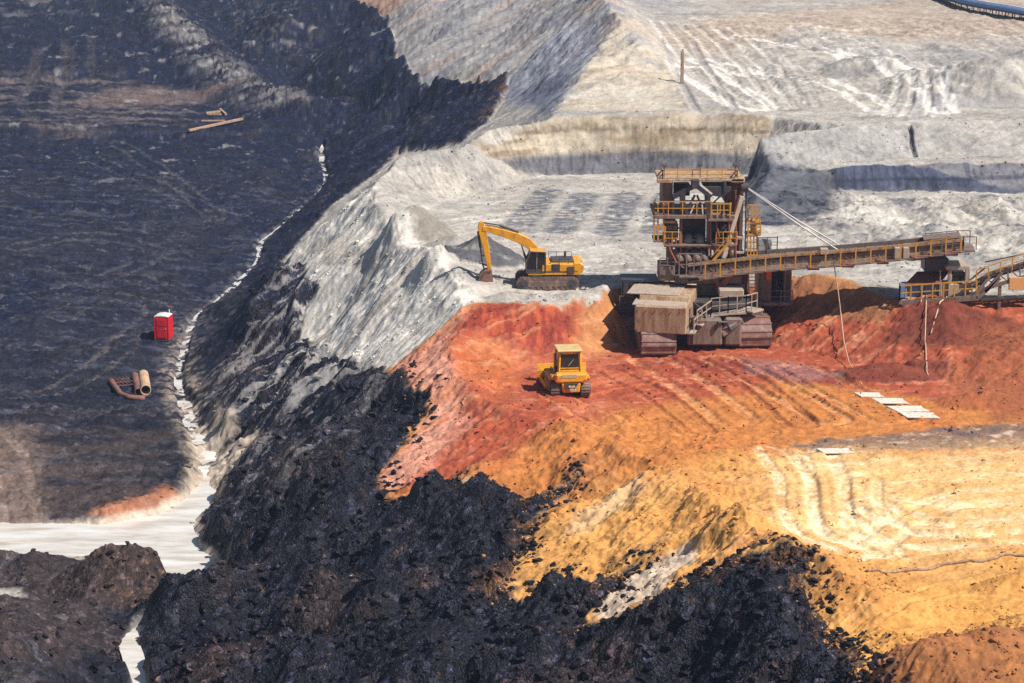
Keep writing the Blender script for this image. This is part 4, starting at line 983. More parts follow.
    ar.build('push_arm', M['cat'], root)
    gr = MB(); gr.box((0,-2.045,1.0),(.86,.03,.42),None,.01)
    for k in range(5): gr.box((0,-2.065,.84+.08*k),(.8,.03,.03),None,0)
    gr.build('rear_grille', M['dark'], root)
    tl = MB()
    for sg in (-1,1): tl.box((sg*1.02,-2.09,1.44),(.2,.04,.12),None,.01)
    tl.build('tail_lamp', M['sign'], root)
    hs = MB(); hs.path([(-.5,-2.02,1.2),(-.3,-2.2,.95),(0,-2.24,1.05),(.3,-2.2,.95),(.5,-2.02,1.2)],.04); hs.build('hydraulic_hose', M['rubber'], root)
    wp = MB(); wp.beam((-.1,-1.17,2.3),(.32,-1.175,2.85),.035); wp.build('wiper', M['pale'], cab)
    lr = MB(); lr.rail([(-1.2,-1.2,1.7),(-1.2,.2,1.5)],.45,.025,.7,False); lr.build('grab_rail', M['dark'], root)
    la = MB()
    for sg in (-1,1): la.box((sg*.62,-1.34,3.32),(.2,.12,.14),None,.02)
    la.build('work_lamp', M['dark'], cab)
    return root
bulldozer()

# ------------------------------------------------------------------ portable toilet
def toilet():
    p = on(163, 341, -8.8)
    root = thing('portable_toilet', 'red portable toilet with a white roof on the black valley floor', 'portable toilet', (p.x, p.y+.6, sink(p.x,p.y+.6,.5)-.03), R(-8))
    w = 1.36
    b_ = MB(); b_.box((0,0,1.22),(w,w,2.16),None,.05)
    for sx in (-1,1):
        for sy in (-1,1): b_.box((sx*(w/2-.04),sy*(w/2-.04),1.22),(.14,.14,2.2),None,.03)
    for k in range(3): b_.box((w/2+.005,-.42+.42*k,1.2),(.04,.12,1.7),None,.01)
    bo = b_.build('body', M['red'], root)
    s_ = MB(); s_.box((0,0,.07),(w+.06,w+.06,.16),None,.03); s_.build('base_skid', M['dark'], root)
    d = MB(); d.box((0,-w/2-.02,1.2),(1.04,.05,1.9),None,.02); d.box((0,-w/2-.05,1.75),(.8,.03,.55),None,.02); d.box((0,-w/2-.05,.75),(.8,.03,.8),None,.02); do = d.build('door', M['red'], root)
    h = MB(); h.box((.40,-w/2-.07,1.2),(.08,.05,.16),None,.01); h.build('handle', M['pale'], do)
    r = MB(); prof = [(-w/2-.02,2.30),(w/2+.02,2.30),(w/2,2.36),(.36,2.45),(0,2.48),(-.36,2.45),(-w/2,2.36)]; r.prism(prof, w+.04, None, .03); r.build('roof', M['white'], root)
    v = MB(); v.tube((.45,.5,2.4),(.45,.5,2.78),.05,8); v.build('vent_pipe', M['white'], root)
toilet()

# ------------------------------------------------------------------ loose pipes, timbers, post, slabs
def hollow_pipe(name, mat, a, b, r, label, cat='pipe', group=None, endcap=None):
    a, b = Vector(a), Vector(b); o_ = a.copy()
    t = MB(); n = 16; d = (b-a).normalized(); u = d.cross(Vector((0,0,1))).normalized(); v = u.cross(d)
    rings = []
    for p, rr in ((a,r),(b,r),(b,r*.86),(a,r*.86)):
        rings.append([t.bm.verts.new(p-o_+(u*math.cos(k*2*math.pi/n)+v*math.sin(k*2*math.pi/n))*rr) for k in range(n)])
    for i in range(4):
        A, B = rings[i], rings[(i+1)%4]
        for k in range(n): t.bm.faces.new((A[k],A[(k+1)%n],B[(k+1)%n],B[k]))
    bmesh.ops.recalc_face_normals(t.bm, faces=t.bm.faces[:])
    o = t.build(name, M[mat], None); o.location = o_; tag(o, label, cat, group); return o
def gp(px, py, z, up=0):
    p = on(px, py, z); return Vector((p.x, p.y, p.z+up))
hollow_pipe('pipe_section', 'pipe', gp(146,395,-9,.42), gp(143.5,379,-9,.42), .45, 'thick hollow tan pipe section lying on black ground beside a thinner brown one')
hollow_pipe('pipe_section', 'pipebrown', gp(138.5,395,-9,.28), gp(135,379,-9,.28), .30, 'thinner brown pipe section lying against the thick tan one on black ground')
bp_ = MB(); o0 = gp(112,384,-9,.2); PP = [gp(111,383,-9,.2), gp(115,390,-9,.2), gp(121,396,-9,.2), gp(130,400,-9,.2), gp(145,402.5,-9,.2)]
sm_ = []
for a, b in zip(PP[:-1], PP[1:]): sm_ += [a.lerp(b,t)-o0 for t in (0,.33,.66)]
bp_.path(sm_+[PP[-1]-o0], .24, 10); q_ = bp_.build('bent_pipe', M['pipebrown'], None, None, True); q_.location = o0; tag(q_, 'rusty bent pipe curving along the ground below the two pipe sections', 'pipe')
rk = MB(); o0 = gp(123,384,-9,0)
for k in range(6): rk.beam((-1.1+.42*k,-1.6,.30),(-1.3+.42*k,1.6,.42),.045)
for y in (-1.5,0,1.5): rk.beam((-1.4,y,.22),(1.2,y,.22),.09)
for x in (-1.2,1.0):
    for y in (-1.5,1.5): rk.beam((x,y,-.15),(x,y,.3),.09)
q_ = rk.build('steel_grid', M['pipebrown'], None); q_.location = o0; q_.rotation_euler = (0,0,R(25)); q_.scale = (.75,.75,.75); tag(q_, 'small rusty steel grid lying between the bent pipe and the pipe sections', 'steel grid')
def timber(name, a, b, w, h, label, cat, group=None, mat='wood'):
    a, b = Vector(a), Vector(b); t = MB(); t.beam(Vector((0,0,0)), b-a, w, h, .03); o = t.build(name, M[mat], None); o.location = a; tag(o, label, cat, group); return o
timber('timber_beam', gp(189,138,-7,.45), gp(243,133,-7,.45), .42, .32, 'long tan timber beam lying on the dark far valley floor', 'timber')
_a = gp(189,138,-7,0); _p, _q = _a+Vector((.9,6.2,0)), _a+Vector((4.2,6.9,0))
for _v in (_p,_q): _v.z = ground(_v.x,_v.y)+.25
timber('timber_beam', _p, _q, .24, .22, 'short thin timber lying just behind the long tan beam', 'timber')
fr = MB(); o0 = gp(206,117,-7,0)
A_, B_, C_, D_ = [gp(*q,.25)-o0 for q in ((206,115,-7),(220,113,-7),(220,111,-7),(226,117,-7))]
fr.beam(A_, B_, .3, .3); fr.beam(C_, D_, .3, .3); fr.beam(A_+Vector((.5,-1,0)), D_+Vector((-.6,0,0)), .25, .25)
q_ = fr.build('timber_frame', M['wood'], None); q_.location = o0; tag(q_, 'small open frame of pale timbers on the dark slope above the long beam', 'timber frame')
p = gp(682, 84, 9.6); po = MB(); po.box((0,0,1.7),(.36,.36,3.6),None,.04); po.box((.03,0,3.55),(.2,.3,.4),None,.04); po.tube((0,-.2,2.2),(0,-.26,2.2),.08,8)
q_ = po.build('wooden_post', M['wood'], None); q_.location = p; tag(q_, 'lone brown wooden post standing on the pale upper slope', 'post')
SLABS = [(869,397.5,24,4.5,'rearmost and narrowest pale slab of the row crossing the orange floor'),(890,403,30,5.5,'second pale slab from the rear of the row on the orange floor'),(908,409,34,6,'third pale slab from the rear of the row on the orange floor'),(919,416,34,5.5,'frontmost pale slab of the row on the orange floor'),(835,451,32,4.5,'single pale slab lying apart at the near edge of the grey gravel strip')]
for (sx_, sy_, wpx, hpx, lb) in SLABS:
    p = on(sx_, sy_, 0); s_ = p.y; W = wpx*s_/F; Dp = hpx*s_/F/.275
    t = MB(); sk = Matrix(((1,-.35,0,0),(0,1,0,0),(0,0,1,0),(0,0,0,1))); t.box((0,0,0),(W,Dp,.09),sk,.02); t.box((W*.1,Dp*.05,.012),(W*.75,Dp*.8,.09),R(2),.02)
    zz = max(ground(p.x+a*W/2, p.y+b*Dp/2) for a in (-1,0,1) for b in (-1,0,1))
    o = t.build('concrete_slab', M['concrete'], None); o.location = (p.x, p.y, zz-.02); o.rotation_euler = (0,0,R(random.uniform(-5,5))); tag(o, lb, 'slab', 'pale slabs on the terrace')
lp = []
for q in ((866,572),(885,573),(905,572),(925,570.5),(945,567),(965,563.5),(985,562),(1010,561),(1045,561),(1090,562)): lp.append(gp(*q,-.8,.12))
o0 = lp[0].copy(); t = MB(); sm_ = smooth([(v.x,v.y) for v in lp],4); t.path([Vector((x-o0.x,y-o0.y,ground(x,y)+.06-o0.z)) for x,y in sm_], .09, 8)
q_ = t.build('hose_pipe', M['plate'], None, None, True); q_.location = o0; tag(q_, 'long thin grey pipe snaking over the open orange ground', 'pipe')
# ------------------------------------------------------------------ the big stacker with its tower and boom
def stacker():
    O = on(700, 355, 0); O.z = sink(O.x, O.y+3, 4)-.03
    root = thing('tracked_stacker', 'huge rusty tracked mining machine with a tower and long boom on the red floor', 'mining machine', O)
    def P(px, py, dy):
        a, b = (px-512.0)/F, (341.5-py)/F
        d = Vector((a, cp+b*sp, -sp+b*cp)); return CAM+d*((O.y+dy)/d.y)-O
    def rect(mb, x0, y0, x1, y1, dy, th, bev=.03):
        """upright block seen as a rectangle, th deep"""
        a, b = P(x0,y1,dy), P(x1,y0,dy); c = (a+b)/2
        mb.box((c.x, c.y+th/2, c.z), (abs(b.x-a.x), th, abs(b.z-a.z)), None, bev); return mb
    # --- crawlers
    def crawler(fx, fy, w, L, h, yaw, label=None):
        ch = .95; prof = [(.45,0),(L-.5,0),(L-.1,.35),(L,h*.5),(L-.3,h-.35),(L-ch,h),(ch*1.1,h),(.42,h-.34),(.10,h-.85),(0,h*.42),(.12,.28)]
        mt = Matrix.Translation((fx,fy,0)) @ Matrix.Rotation(R(yaw),4,'Z') @ Matrix.Rotation(R(90),4,'Z')
        m = MB(); m.prism(prof, w, mt, .05); o = m.build('crawler', M['tread'], root, label)
        g = MB(); seg = [(.12,.28),(0,h*.42),(.10,h-.85),(.42,h-.34),(ch*1.1,h),(L-ch,h)]
        for (a,b),(c,d) in zip(seg[:-1],seg[1:]):
            l = math.hypot(c-a,d-b); n = max(1,round(l/.5)); an = math.atan2(d-b,c-a)
            for k in range(n+1):
                x, z = a+(c-a)*k/n, b+(d-b)*k/n
                mm = mt @ Matrix.Translation((x,0,z)) @ Matrix.Rotation(-an,4,'Y')
                g.box((0,0,0),(.10,w+.04,.10),mm,0)
        g.build('track_plate', M['tread'], o)
        f = MB(); 
        for s in (-1,1): f.box((0,0,0),(L-1.6,.10,h*.45),mt @ Matrix.Translation((L/2,s*(w/2+.04),h*.5)),.03)
        for s in (-1,1):
            for k in range(5): f.tube(mt @ Vector((1.1+k*(L-2.2)/4,s*(w/2-.02),.42)), mt @ Vector((1.1+k*(L-2.2)/4,s*(w/2+.12),.42)), .30, 12)
        f.build('side_frame', M['taupe'], o)
    crawler(-3.10, -.9, 2.55, 7.0, 2.0, 2)
    crawler(4.30, 1.6, 2.45, 6.5, 2.15, 6)
    crawler(-5.35, 4.6, 1.6, 6.0, 1.9, 3)
    c = MB(); c.box((.6,4.6,1.35),(7.6,1.3,1.0),None,.08); c.box((.4,2.4,1.2),(2.6,3.2,1.5),None,.10); c.box((-3.1,3.0,2.3),(1.6,3.4,.6),None,.06); c.box((4.2,4.6,2.3),(1.5,2.6,.6),None,.06)
    rect(c, 692, 320, 722, 345, .6, 1.6, .08); rect(c, 746-22, 318, 742, 346, 1.2, 1.2, .15); c.box((-4.6,7.2,1.4),(3.0,1.0,.8),None,.05)
    c.beam((1.6,.9,1.3),(3.2,1.6,2.2),.4,.5,.05)
    ch = c.build('chassis', M['taupe'], root)
    s = MB(); s.tube((1.2,5.2,2.2),(1.2,5.2,3.1),2.7,28); s.tube((1.2,5.2,2.9),(1.2,5.2,3.35),3.1,28); s.build('slew_ring', M['dark'], root)
    # --- counterweight bin
    fl = P(635, 332, -.2); yaw = Matrix.Translation((fl.x, fl.y, 0)) @ Matrix.Rotation(R(-13),4,'Z')
    W, H0, H1 = 3.75, fl.z, P(635,306,-.2).z
    b = MB(); D1 = 6.2
    prof = [(0,H0),(D1,H0),(D1,H1+.45),(1.75,H1+.45),(1.6,H1+.12),(0,H1)]
    b.prism(prof, W, yaw @ Matrix.Translation((W/2,0,0)) @ Matrix.Rotation(R(90),4,'Z'), .04)
    bo = b.build('counterweight_bin', M['plate'], root)
    r_ = MB(); r_.box((W/2,3.95,H1+.49),(W+.14,4.6,.09),yaw,.02); r_.box((W/2,.80,H1+.10),(W+.16,1.75,.08),yaw @ Matrix.Rotation(R(3),4,'X') @ Matrix.Translation((0,0,-.03)),.02)
    for k in range(4): r_.box((.3+k*(W-.6)/3,3.95,H1+.55),(.06,4.5,.05),yaw,0)
    r_.build('roof_plate', M['pale'], bo)
    h_ = MB()
    for k in range(15): h_.box((.12+k*(W-.24)/14,-.04,H0+.10),(.11,.06,.22),yaw,0)
    h_.box((W/2,-.03,H0-.02),(W+.04,.08,.08),yaw,0); h_.build('bottom_ribs', M['taupe'], bo)
    f_ = MB(); 
    for x in (.0,W*.52,W): f_.box((x,-.03,(H0+H1)/2+.1),(.09,.08,H1-H0-.2),yaw,0)
    f_.box((W/2,-.03,H1-.06),(W+.05,.09,.12),yaw,0); f_.build('front_frame', M['taupe'], bo)
    rp = MB(); rp.box((W*.76,-.03,(H0+H1)/2+.06),(W*.44,.05,(H1-H0)*.72),yaw,.01); rp.build('rusty_front_panel', M['rust'] if False else M['taupe'], bo, 'rust brown panel on the right half of the front')
    sd = MB()
    for k in range(5): sd.box((W+.05,.9+k*1.2,(H0+H1)/2),(.09,.12,H1-H0-.1),yaw,0)
    q = [yaw @ Vector((W+.55,.5+k*1.1,H0+.0)) for k in range(5)]; sd.rail(q, 1.0, .035, 1.1)
    for a_, b_ in zip(q[:-1], q[1:]): sd.beam(a_-Vector((.25,0,.03)), b_-Vector((.25,0,.03)), .6, .06)
    sd.build('side_walkway', M['pale'], bo)
    # --- dark shelter on the left
    s = MB(); rect(s, 621, 279.5, 658, 282, 5, 2.2, .02); rect(s, 619, 309, 656, 312, 5, 2.4, .02); rect(s, 621.5, 282, 628, 297, 5, .15, .01)
    for x in (622, 640, 655): rect(s, x, 281, x+1.4, 310, 5, .14, 0)
    for x in (622, 655): rect(s, x, 281, x+1.4, 310, 6.9, .14, 0)
    rect(s, 633, 281, 656, 309, 6.6, .2, .02); rect(s, 642, 291, 652, 309, 5.5, .9, .04); sh = s.build('shelter', M['shade'], root)
    s = MB(); s.rail([P(619.5,309,5), P(633,309,5)], 1.0, .03, .7); s.beam(P(640,306,5.4),P(652,296,5.6),.12); s.build('shelter_rail', M['taupe'], sh)
    # --- tower
    T = MB()
    for (x0,y0,x1,y1,dy) in ((666,219,673.5,276,5.2),(666,219,671,276,9.0),(679,219,682.5,262,5.4),(706,219,709.5,262,5.4),(732,219,736,262,5.4),(732,219,736,262,9.0),(700,219,703,262,9.0)): rect(T, x0,y0,x1,y1,dy,.45)
    for (a_,b_,w_) in (((667,245,5.4),(735,245,5.4),.22),((667,246,9.1),(735,246,9.1),.22),((667,262,5.3),(735,262,5.3),.3),((671,276,5.3),(735,276,5.3),.35),((671,276,9),(735,276,9),.35),((668,262,5.4),(668,259.5,9.2),.25),((734,262,5.4),(734,259.5,9.2),.25),((668,230,5.5),(680,245,5.5),.14),((734,222,5.5),(709,245,5.5),.14),((672,262,9.1),(700,222,9.1),.14)): T.beam(P(*a_),P(*b_),w_)
    rect(T, 659, 266, 675, 281, 4.6, 2.4, .05); rect(T, 675, 276, 742, 284, 4.4, 4.8, .06); rect(T, 700, 284, 745, 300, 5.0, 3.6, .06)
    tw = T.build('tower_frame', M['taupe'], root)
    d = MB(); rect(d, 654, 215.5, 735, 219, 4.4, 5.2, .03); rect(d, 653.5, 240.5, 666, 242.5, 4.6, 2.2, .02); rect(d, 708, 219, 733, 221.5, 4.2, .3, .02); d.build('main_deck', M['taupe'], root)
    h = MB(); h.rail([P(654,215.5,4.45),P(711,215.5,4.45)], 1.05, .035, 1.0); h.rail([P(654,215.5,4.45),P(655,213,9.5)], 1.05, .035, 1.2); h.rail([P(654,240.5,4.65),P(665,240.5,4.65)], 1.05, .05, .75); h.rail([P(653.8,240.5,4.65),P(653.8,239,6.7)], 1.05, .05, .75)
    for x in (654,658,663.5): h.beam(P(x,240.5,4.65),P(x,203,4.65),.11)
    h.rail([P(711,217,4.3),P(730,217,4.3)], 1.0, .04, .42); h.rail([P(712,218,5.6),P(728,218,5.6)], 1.15, .04, .5); h.rail([P(730,217,4.3),P(733,213,9.4)], 1.0, .05, .9)
    h.build('deck_handrail', M['yellow'], root)
    # top frame
    d = MB(); rect(d, 658, 179, 744, 181.5, 5.0, 4.2, .03); rect(d, 657, 179.5, 672, 183, 4.8, .5, .03); rect(d, 731,177.5,745,183,5,1.2,.08); d.build('top_deck', M['plate'], root)
    h = MB(); h.rail([P(662.5,179,5.1),P(737,179,5.1)], .68, .035, 1.1); h.rail([P(662.5,178,9.1),P(737,178,9.1)], .68, .035, 1.1); h.rail([P(662.5,179,5.1),P(662.5,178,9.1)], .68, .035, 1.3); h.rail([P(737,179,5.1),P(737,178,9.1)], .68, .035, 1.3); h.build('top_handrail', M['yellow'], root)
    d = MB(); rect(d, 662, 181.5, 673, 215.5, 5.6, 3.2, .04); d.build('side_panel', M['taupe'], root)
    d = MB(); rect(d, 725, 184, 740, 204, 6.2, 2.6, .04); rect(d, 729, 204, 740, 262, 6.2, 1.0, .04); d.build('side_panel', M['taupe'], root)
    y = MB(); rect(y, 691.5, 180, 699.5, 189, 4.6, .9, .05)
    for q in (((694,186,5),(673,197,5),.34),((697,186,5),(711,197,5),.34),((682.5,193,5),(682.5,215,5),.42),((707.5,193,5),(707.5,215,5),.42),((695,195,5),(685,213,5),.16),((697,195,5),(704,213,5),.16),((682,201,5),(708,201,5),.14),((682.5,193,5),(682.5,190,9),.3),((707.5,193,5),(707.5,190,9),.3),((673,197,5),(673,215,5),.2)): y.beam(P(*q[0]),P(*q[1]),q[2])
    y.prism([(0,0),(2.1,0),(2.1,-.30),(1.5,-.85),(.3,-.62)], 2.2, Matrix.Translation(P(702,184,6.2)), .03); rect(y, 674,184,690,196,6.8,1.0,.05); rect(y, 723.5,181,726.5,192,5,.4,.02)
    y.build('yoke', M['shade'], root)
    p_ = MB(); p_.beam(P(700,184.5,4.6),P(712,194,4.6),.12); p_.beam(P(690,214.5,4.9),P(694,205,4.9),.1); p_.beam(P(703,214.5,4.9),P(702,203,4.9),.1); p_.build('yoke_rod', M['white'], root)
    # machinery in the tower
    c_ = MB(); rect(c_, 664, 223, 678.5, 240, 4.9, 1.8, .15); c_.build('control_cab', M['shade'], root)
    c_ = MB(); rect(c_, 666,226,672,236,4.86,.04,0); rect(c_, 673,226,677,236,4.86,.04,0); c_.build('window', M['glass'], root.children[-1])
    c_ = MB(); rect(c_, 664,220.5,676,223.5,4.9,1.7,.1); c_.build('vent_hood', M['pale'], root)
    g = MB(); rect(g, 682, 219, 706, 240, 7.2, 1.6, .06); rect(g, 709, 222, 734, 246, 6.6, 1.8, .12); rect(g, 678, 245, 708, 262, 6.6, 2.0, .06)
    for k in range(6): g.tube(P(711+4*k,226+3*(k%3),6.0), P(711+4*k,226+3*(k%3),6.9), .26, 10)
    g.tube(P(709,240,6),P(732,240,6),.32,12); g.tube(P(713,231,6.2),P(733,229,6.2),.22,10); rect(g, 684,262,700,275,5.0,1.0,.05)
    g.build('gear_housing', M['dark'], root)
    d = MB()
    for x in (687.5, 700): d.tube(P(x,249.5,5.4), P(x,236.5,6.2), .42, 16)
    d.build('drum', M['pale'], root, None, True)
    d = MB()
    for x in (678.5, 687, 696.5, 704): d.tube(P(x-3,250,5.3), P(x+2,262,4.7), .30, 12)
    d.build('pipe_bundle', M['taupe'], root, None, True)
    d = MB(); d.tube(P(714,251.5,5.0),P(727,251.5,5.0),.46,18); d.tube(P(729,250,5.2),P(733,250,5.2),.6,18); d.build('winch_drum', M['plate'], root, None, True)
    m_ = MB(); rect(m_, 744.5, 185, 747.3, 262, 5.4, .4, .02); rect(m_, 744.5,185,747.3,262,7.2,.4,.02)
    for k in range(7): m_.beam(P(745.8,192+10*k,5.6),P(745.8,192+10*k+6,7.4),.12)
    m_.tube(P(741,187,5.3),P(748,187,5.3),.36,14); m_.build('mast', M['dark'], root)
    m_ = MB(); rect(m_, 738.5, 183, 743.8, 262, 5.7, 1.2, .04); rect(m_, 733,237,744,239.5,5.3,1.5,.02); rect(m_,733,252,744,254,5.3,1.5,.02); m_.build('mast_column', M['pale'], root)
    m_ = MB(); m_.beam(P(741.5,196,5.0),P(723,258,4.6),.34,.34,.03); m_.build('diagonal_strut', M['pale'], root)
    la = MB()
    for (x0,y0,x1,y1) in ((748,205,759.5,221),(748,224,760.5,234),(747.5,236,757,255)):
        for x in np.linspace(x0,x1,4):
            for dy in (5.6,6.8): la.beam(P(x,y0,dy),P(x,y1,dy),.10)
        for yy in np.linspace(y0,y1,4):
            la.beam(P(x0,yy,5.6),P(x1,yy,5.6),.08); la.beam(P(x1,yy,5.6),P(x1,yy,6.8),.08); la.beam(P(x0,yy,5.6),P(x0,yy,6.8),.08)
    for yy in (221.5,234.5,255): rect(la, 747,yy,761,yy+1.4,5.5,1.5,0)
    la.build('ladder_cage', M['yellow'], root)
    pn_ = MB(); rect(pn_, 751,226,757,233,6.0,.6,.02); rect(pn_, 758,239,772,252,7.0,.7,.03); pn_.build('switch_panel', M['orange'] if False else M['greyp'], root)
    rl = MB(); rl.rail([P(757,254,5.6),P(777,253.5,5.6)],1.25,.03,.8); rl.rail([P(777,253.5,5.6),P(777,252,7.6)],1.25,.03,.8); rl.build('side_handrail', M['taupe'], root)
    # clutter on the tower: braces, pipes, stairs, lamps
    c_ = MB()
    for q in (((667,262,5.4),(681,245,5.3)),((709,262,5.35),(733,246,5.35)),((733,262,5.3),(712,246,5.3)),((668,276,5.0),(690,262,5.0)),((735,276,5.0),(706,262,5.0)),((712,204,5.9),(733,184,5.9)),((683,215,5.0),(707,203,5.0)),((707,215,5.0),(683,203,5.0)),((669,262,9.2),(733,222,9.2)),((733,262,9.2),(669,222,9.2))): c_.beam(P(*q[0]),P(*q[1]),.10)
    c_.build('cross_brace', M['dark'], root)
    c_ = MB()
    for x,y0,y1,dy in ((681,222,262,4.9),(710.5,222,258,4.8),(729,219,250,4.7),(735.5,190,262,5.2),(676,222,262,5.0)): c_.tube(P(x,y0,dy),P(x,y1,dy),.085,8)
    c_.path([P(664,246,4.8),P(680,247,4.7),P(697,246,4.7),P(712,248,4.6),P(730,246,4.7)],.08); c_.path([P(668,236,4.8),P(670,250,4.5),P(676,262,4.3),P(684,268,4.2)],.07); c_.path([P(716,222,4.6),P(719,236,4.3),P(716,250,4.4)],.06)
    c_.build('service_pipe', M['rust'], root)
    c_ = MB()
    for k in range(9): c_.beam(P(712+2.0*k,262-2.3*k,4.5),P(712+2.0*k,262-2.3*k,5.2),.28,.05)
    c_.beam(P(711,263,4.45),P(731,240,4.45),.06,.2); c_.beam(P(711,263,5.25),P(731,240,5.25),.06,.2); c_.beam(P(711,257,4.45),P(731,234,4.45),.05); c_.build('stairway', M['yellow'], root)
    c_ = MB(); rect(c_, 664, 245, 737, 246.6, 4.5, 1.2, .02); c_.build('lower_deck', M['taupe'], root)
    c_ = MB(); c_.rail([P(664,245,4.55),P(680,245,4.55)], 1.0, .03, .6); c_.rail([P(716,245,4.55),P(737,245,4.55)], 1.0, .03, .6); c_.build('lower_deck_rail', M['yellow'], root)
    for (x,y) in ((664,178),(700,177.5),(735,177.5)):
        c_ = MB(); a_ = P(x,y,5.0); c_.beam(a_, a_+Vector((0,0,.95)), .06); c_.box(a_+Vector((0,-.12,1.0)),(.34,.2,.24),Matrix.Rotation(R(-25),4,'X'),.03); c_.build('flood_lamp', M['dark'], root)
    c_ = MB(); c_.path([B_ for B_ in [P(760+14*k, 268.5-.9*k+(1.8 if k%2 else 0), 4.3-.1*k) for k in range(14)]], .045, 6); c_.build('festoon_cable', M['rubber'], root)
    c_ = MB()
    for k in range(6): c_.box(yaw @ Vector((.35+k*.62,-.06,H1-.12)),(.07,.05,.07),yaw.to_3x3().to_4x4(),0)
    for k in range(7): c_.box(yaw @ Vector((W+.10,.4+k*.85,H1+.05)),(.05,.07,.07),yaw.to_3x3().to_4x4(),0)
    c_.box(yaw @ Vector((W+.06,2.0,(H0+H1)/2)),(.06,.9,1.3),yaw.to_3x3().to_4x4(),.02); c_.build('hatch', M['taupe'], bo)
    # --- conveyor boom
    def B(px, py, k): return P(px, py, 4.6-2.2*(px-700)/265)+Vector((0,k,0))
    tops = [(688,265),(740,259.5),(780,255.5),(840,251.5),(900,246.5),(962,240)]
    bots = [(688,278),(740,270.5),(780,266.5),(840,262.5),(900,256.5),(962,248.5)]
    g = MB()
    for k in (0,1.7):
        for ln in (tops,bots):
            for a_, b_ in zip(ln[:-1],ln[1:]): g.beam(B(*a_,k),B(*b_,k),.22,.30,.0)
        n = 20
        for i in range(n+1):
            px = 690+270*i/n; yt = np.interp(px,[t[0] for t in tops],[t[1] for t in tops]); yb = np.interp(px,[t[0] for t in bots],[t[1] for t in bots])
            g.beam(B(px,yt,k),B(px,yb,k),.10)
            if i < n:
                p2 = px+13.5; y2 = np.interp(p2,[t[0] for t in (bots if i%2 else tops)],[t[1] for t in (bots if i%2 else tops)])
                g.beam(B(px, yt if i%2 else yb,k),B(p2,y2,k),.09)
    for i in range(21):
        px = 690+270*i/20; yb = np.interp(px,[t[0] for t in bots],[t[1] for t in bots]); g.beam(B(px,yb,0),B(px,yb,1.7),.14)
    bo = g.build('conveyor_boom', M['taupe'], root)
    w_ = MB()
    for a_, b_ in zip(bots[:-1],bots[1:]):
        a0 = B(a_[0],a_[1]+1.2,-.55); b0 = B(b_[0],b_[1]+1.2,-.55); w_.beam(a0,b0,.9,.07)
        w_.beam(B(a_[0],a_[1]-4.5,.02),B(b_[0],b_[1]-4.5,.02),.06,.50)
    w_.build('walkway', M['taupe'], bo)
    w_ = MB()
    for a_, b_ in zip(bots[:-1],bots[1:]): w_.beam(B(a_[0],a_[1]-.5,-.14),B(b_[0],b_[1]-.5,-.14),.05,.24)
    w_.build('lower_fascia', M['plate'], bo)
    w_ = MB()
    for a_, b_ in zip(tops[:-1],tops[1:]): w_.beam(B(a_[0],a_[1]-.3,-.13),B(b_[0],b_[1]-.3,-.13),.05,.22)
    w_.build('upper_fascia', M['plate'], bo)
    w_ = MB()
    for i in range(13):
        px = 812+i*11.5; yb = np.interp(px,[t[0] for t in bots],[t[1] for t in bots])
        if i%3 == 0: w_.box(B(px,yb+2.0,-.3),(.9,1.0,.26),None,.03)
    w_.build('hanging_tray', M['rust'], bo)
    w_ = MB(); 
    for a_, b_ in zip(tops[:-1],tops[1:]):
        w_.beam(B(a_[0],a_[1]+3.0,.85),B(b_[0],b_[1]+3.0,.85),1.35,.10)
    for a_, b_ in zip(bots[:-1],bots[1:]): w_.beam(B(a_[0],a_[1]-1.5,.85),B(b_[0],b_[1]-1.5,.85),1.3,.08)
    w_.build('belt', M['rubber'], bo)
    w_ = MB()
    for i in range(24):
        px = 694+270*i/24; yt = np.interp(px,[t[0] for t in tops],[t[1] for t in tops]); w_.tube(B(px,yt+3.9,.1),B(px,yt+3.9,1.6),.09,8)
    w_.build('belt_rollers', M['pale'], bo)
    w_ = MB()
    for k in (.28,1.42):
        for (t0,b0),(t1,b1) in zip(list(zip(tops,bots))[:-1],list(zip(tops,bots))[1:]):
            m0 = B((t0[0]+b0[0])/2,(t0[1]+b0[1])/2,k); m1 = B((t1[0]+b1[0])/2,(t1[1]+b1[1])/2,k); w_.beam(m0,m1,.05,.42)
    w_.build('side_plating', M['dark'], bo)
    w_ = MB(); pr = []
    for px in np.linspace(704,958,18): pr.append(B(px, np.interp(px,[t[0] for t in bots],[t[1] for t in bots])+.6, -.98))
    w_.rail(pr, 1.15, .022, 1.15, False)
    for p in pr[::1]: w_.beam(p, p+Vector((0,0,1.15)), .10)
    w_.build('boom_handrail', M['yellow'], bo)
    w_ = MB(); a0 = B(893,245,-.3); 
    for x in (893,901.5):
        c0 = (B(x,258,-.2)+B(x+7,246,-.2))/2; w_.box(c0,(.46,.6,.85),None,.04)
    c0 = (B(820,254,-.2)+B(827,247,-.2))/2; w_.box(c0,(.6,.5,.45),None,.04); w_.build('electric_box', M['pale'], bo)
    w_ = MB(); w_.tube(B(960,244,.1),B(960,244,1.6),.36,18); w_.build('head_pulley', M['rubber'], bo)
    w_ = MB()
    for k in (-.4,2.0): w_.rail([B(930,252,k),B(962,249,k),B(975,249,k)],1.0,.03,.9)
    w_.beam(B(930,253,.8),B(976,250,.8),2.6,.08); w_.beam(B(925,240,.8),B(962,236.5,.8),1.8,.08); w_.build('head_platform', M['taupe'], bo)
    # stay ropes
    for (a_, b_, r) in (((745,187,5.4),(858,263,0),.06),((746,187,7.0),(857,258,1.7),.06)):
        w_ = MB(); e = B(b_[0],b_[1],b_[2]); w_.path([P(*a_), P(*a_).lerp(e,.5)-Vector((0,0,.12)), e], r, 8); w_.build('stay_rope', M['steelwire'], root, None, True)
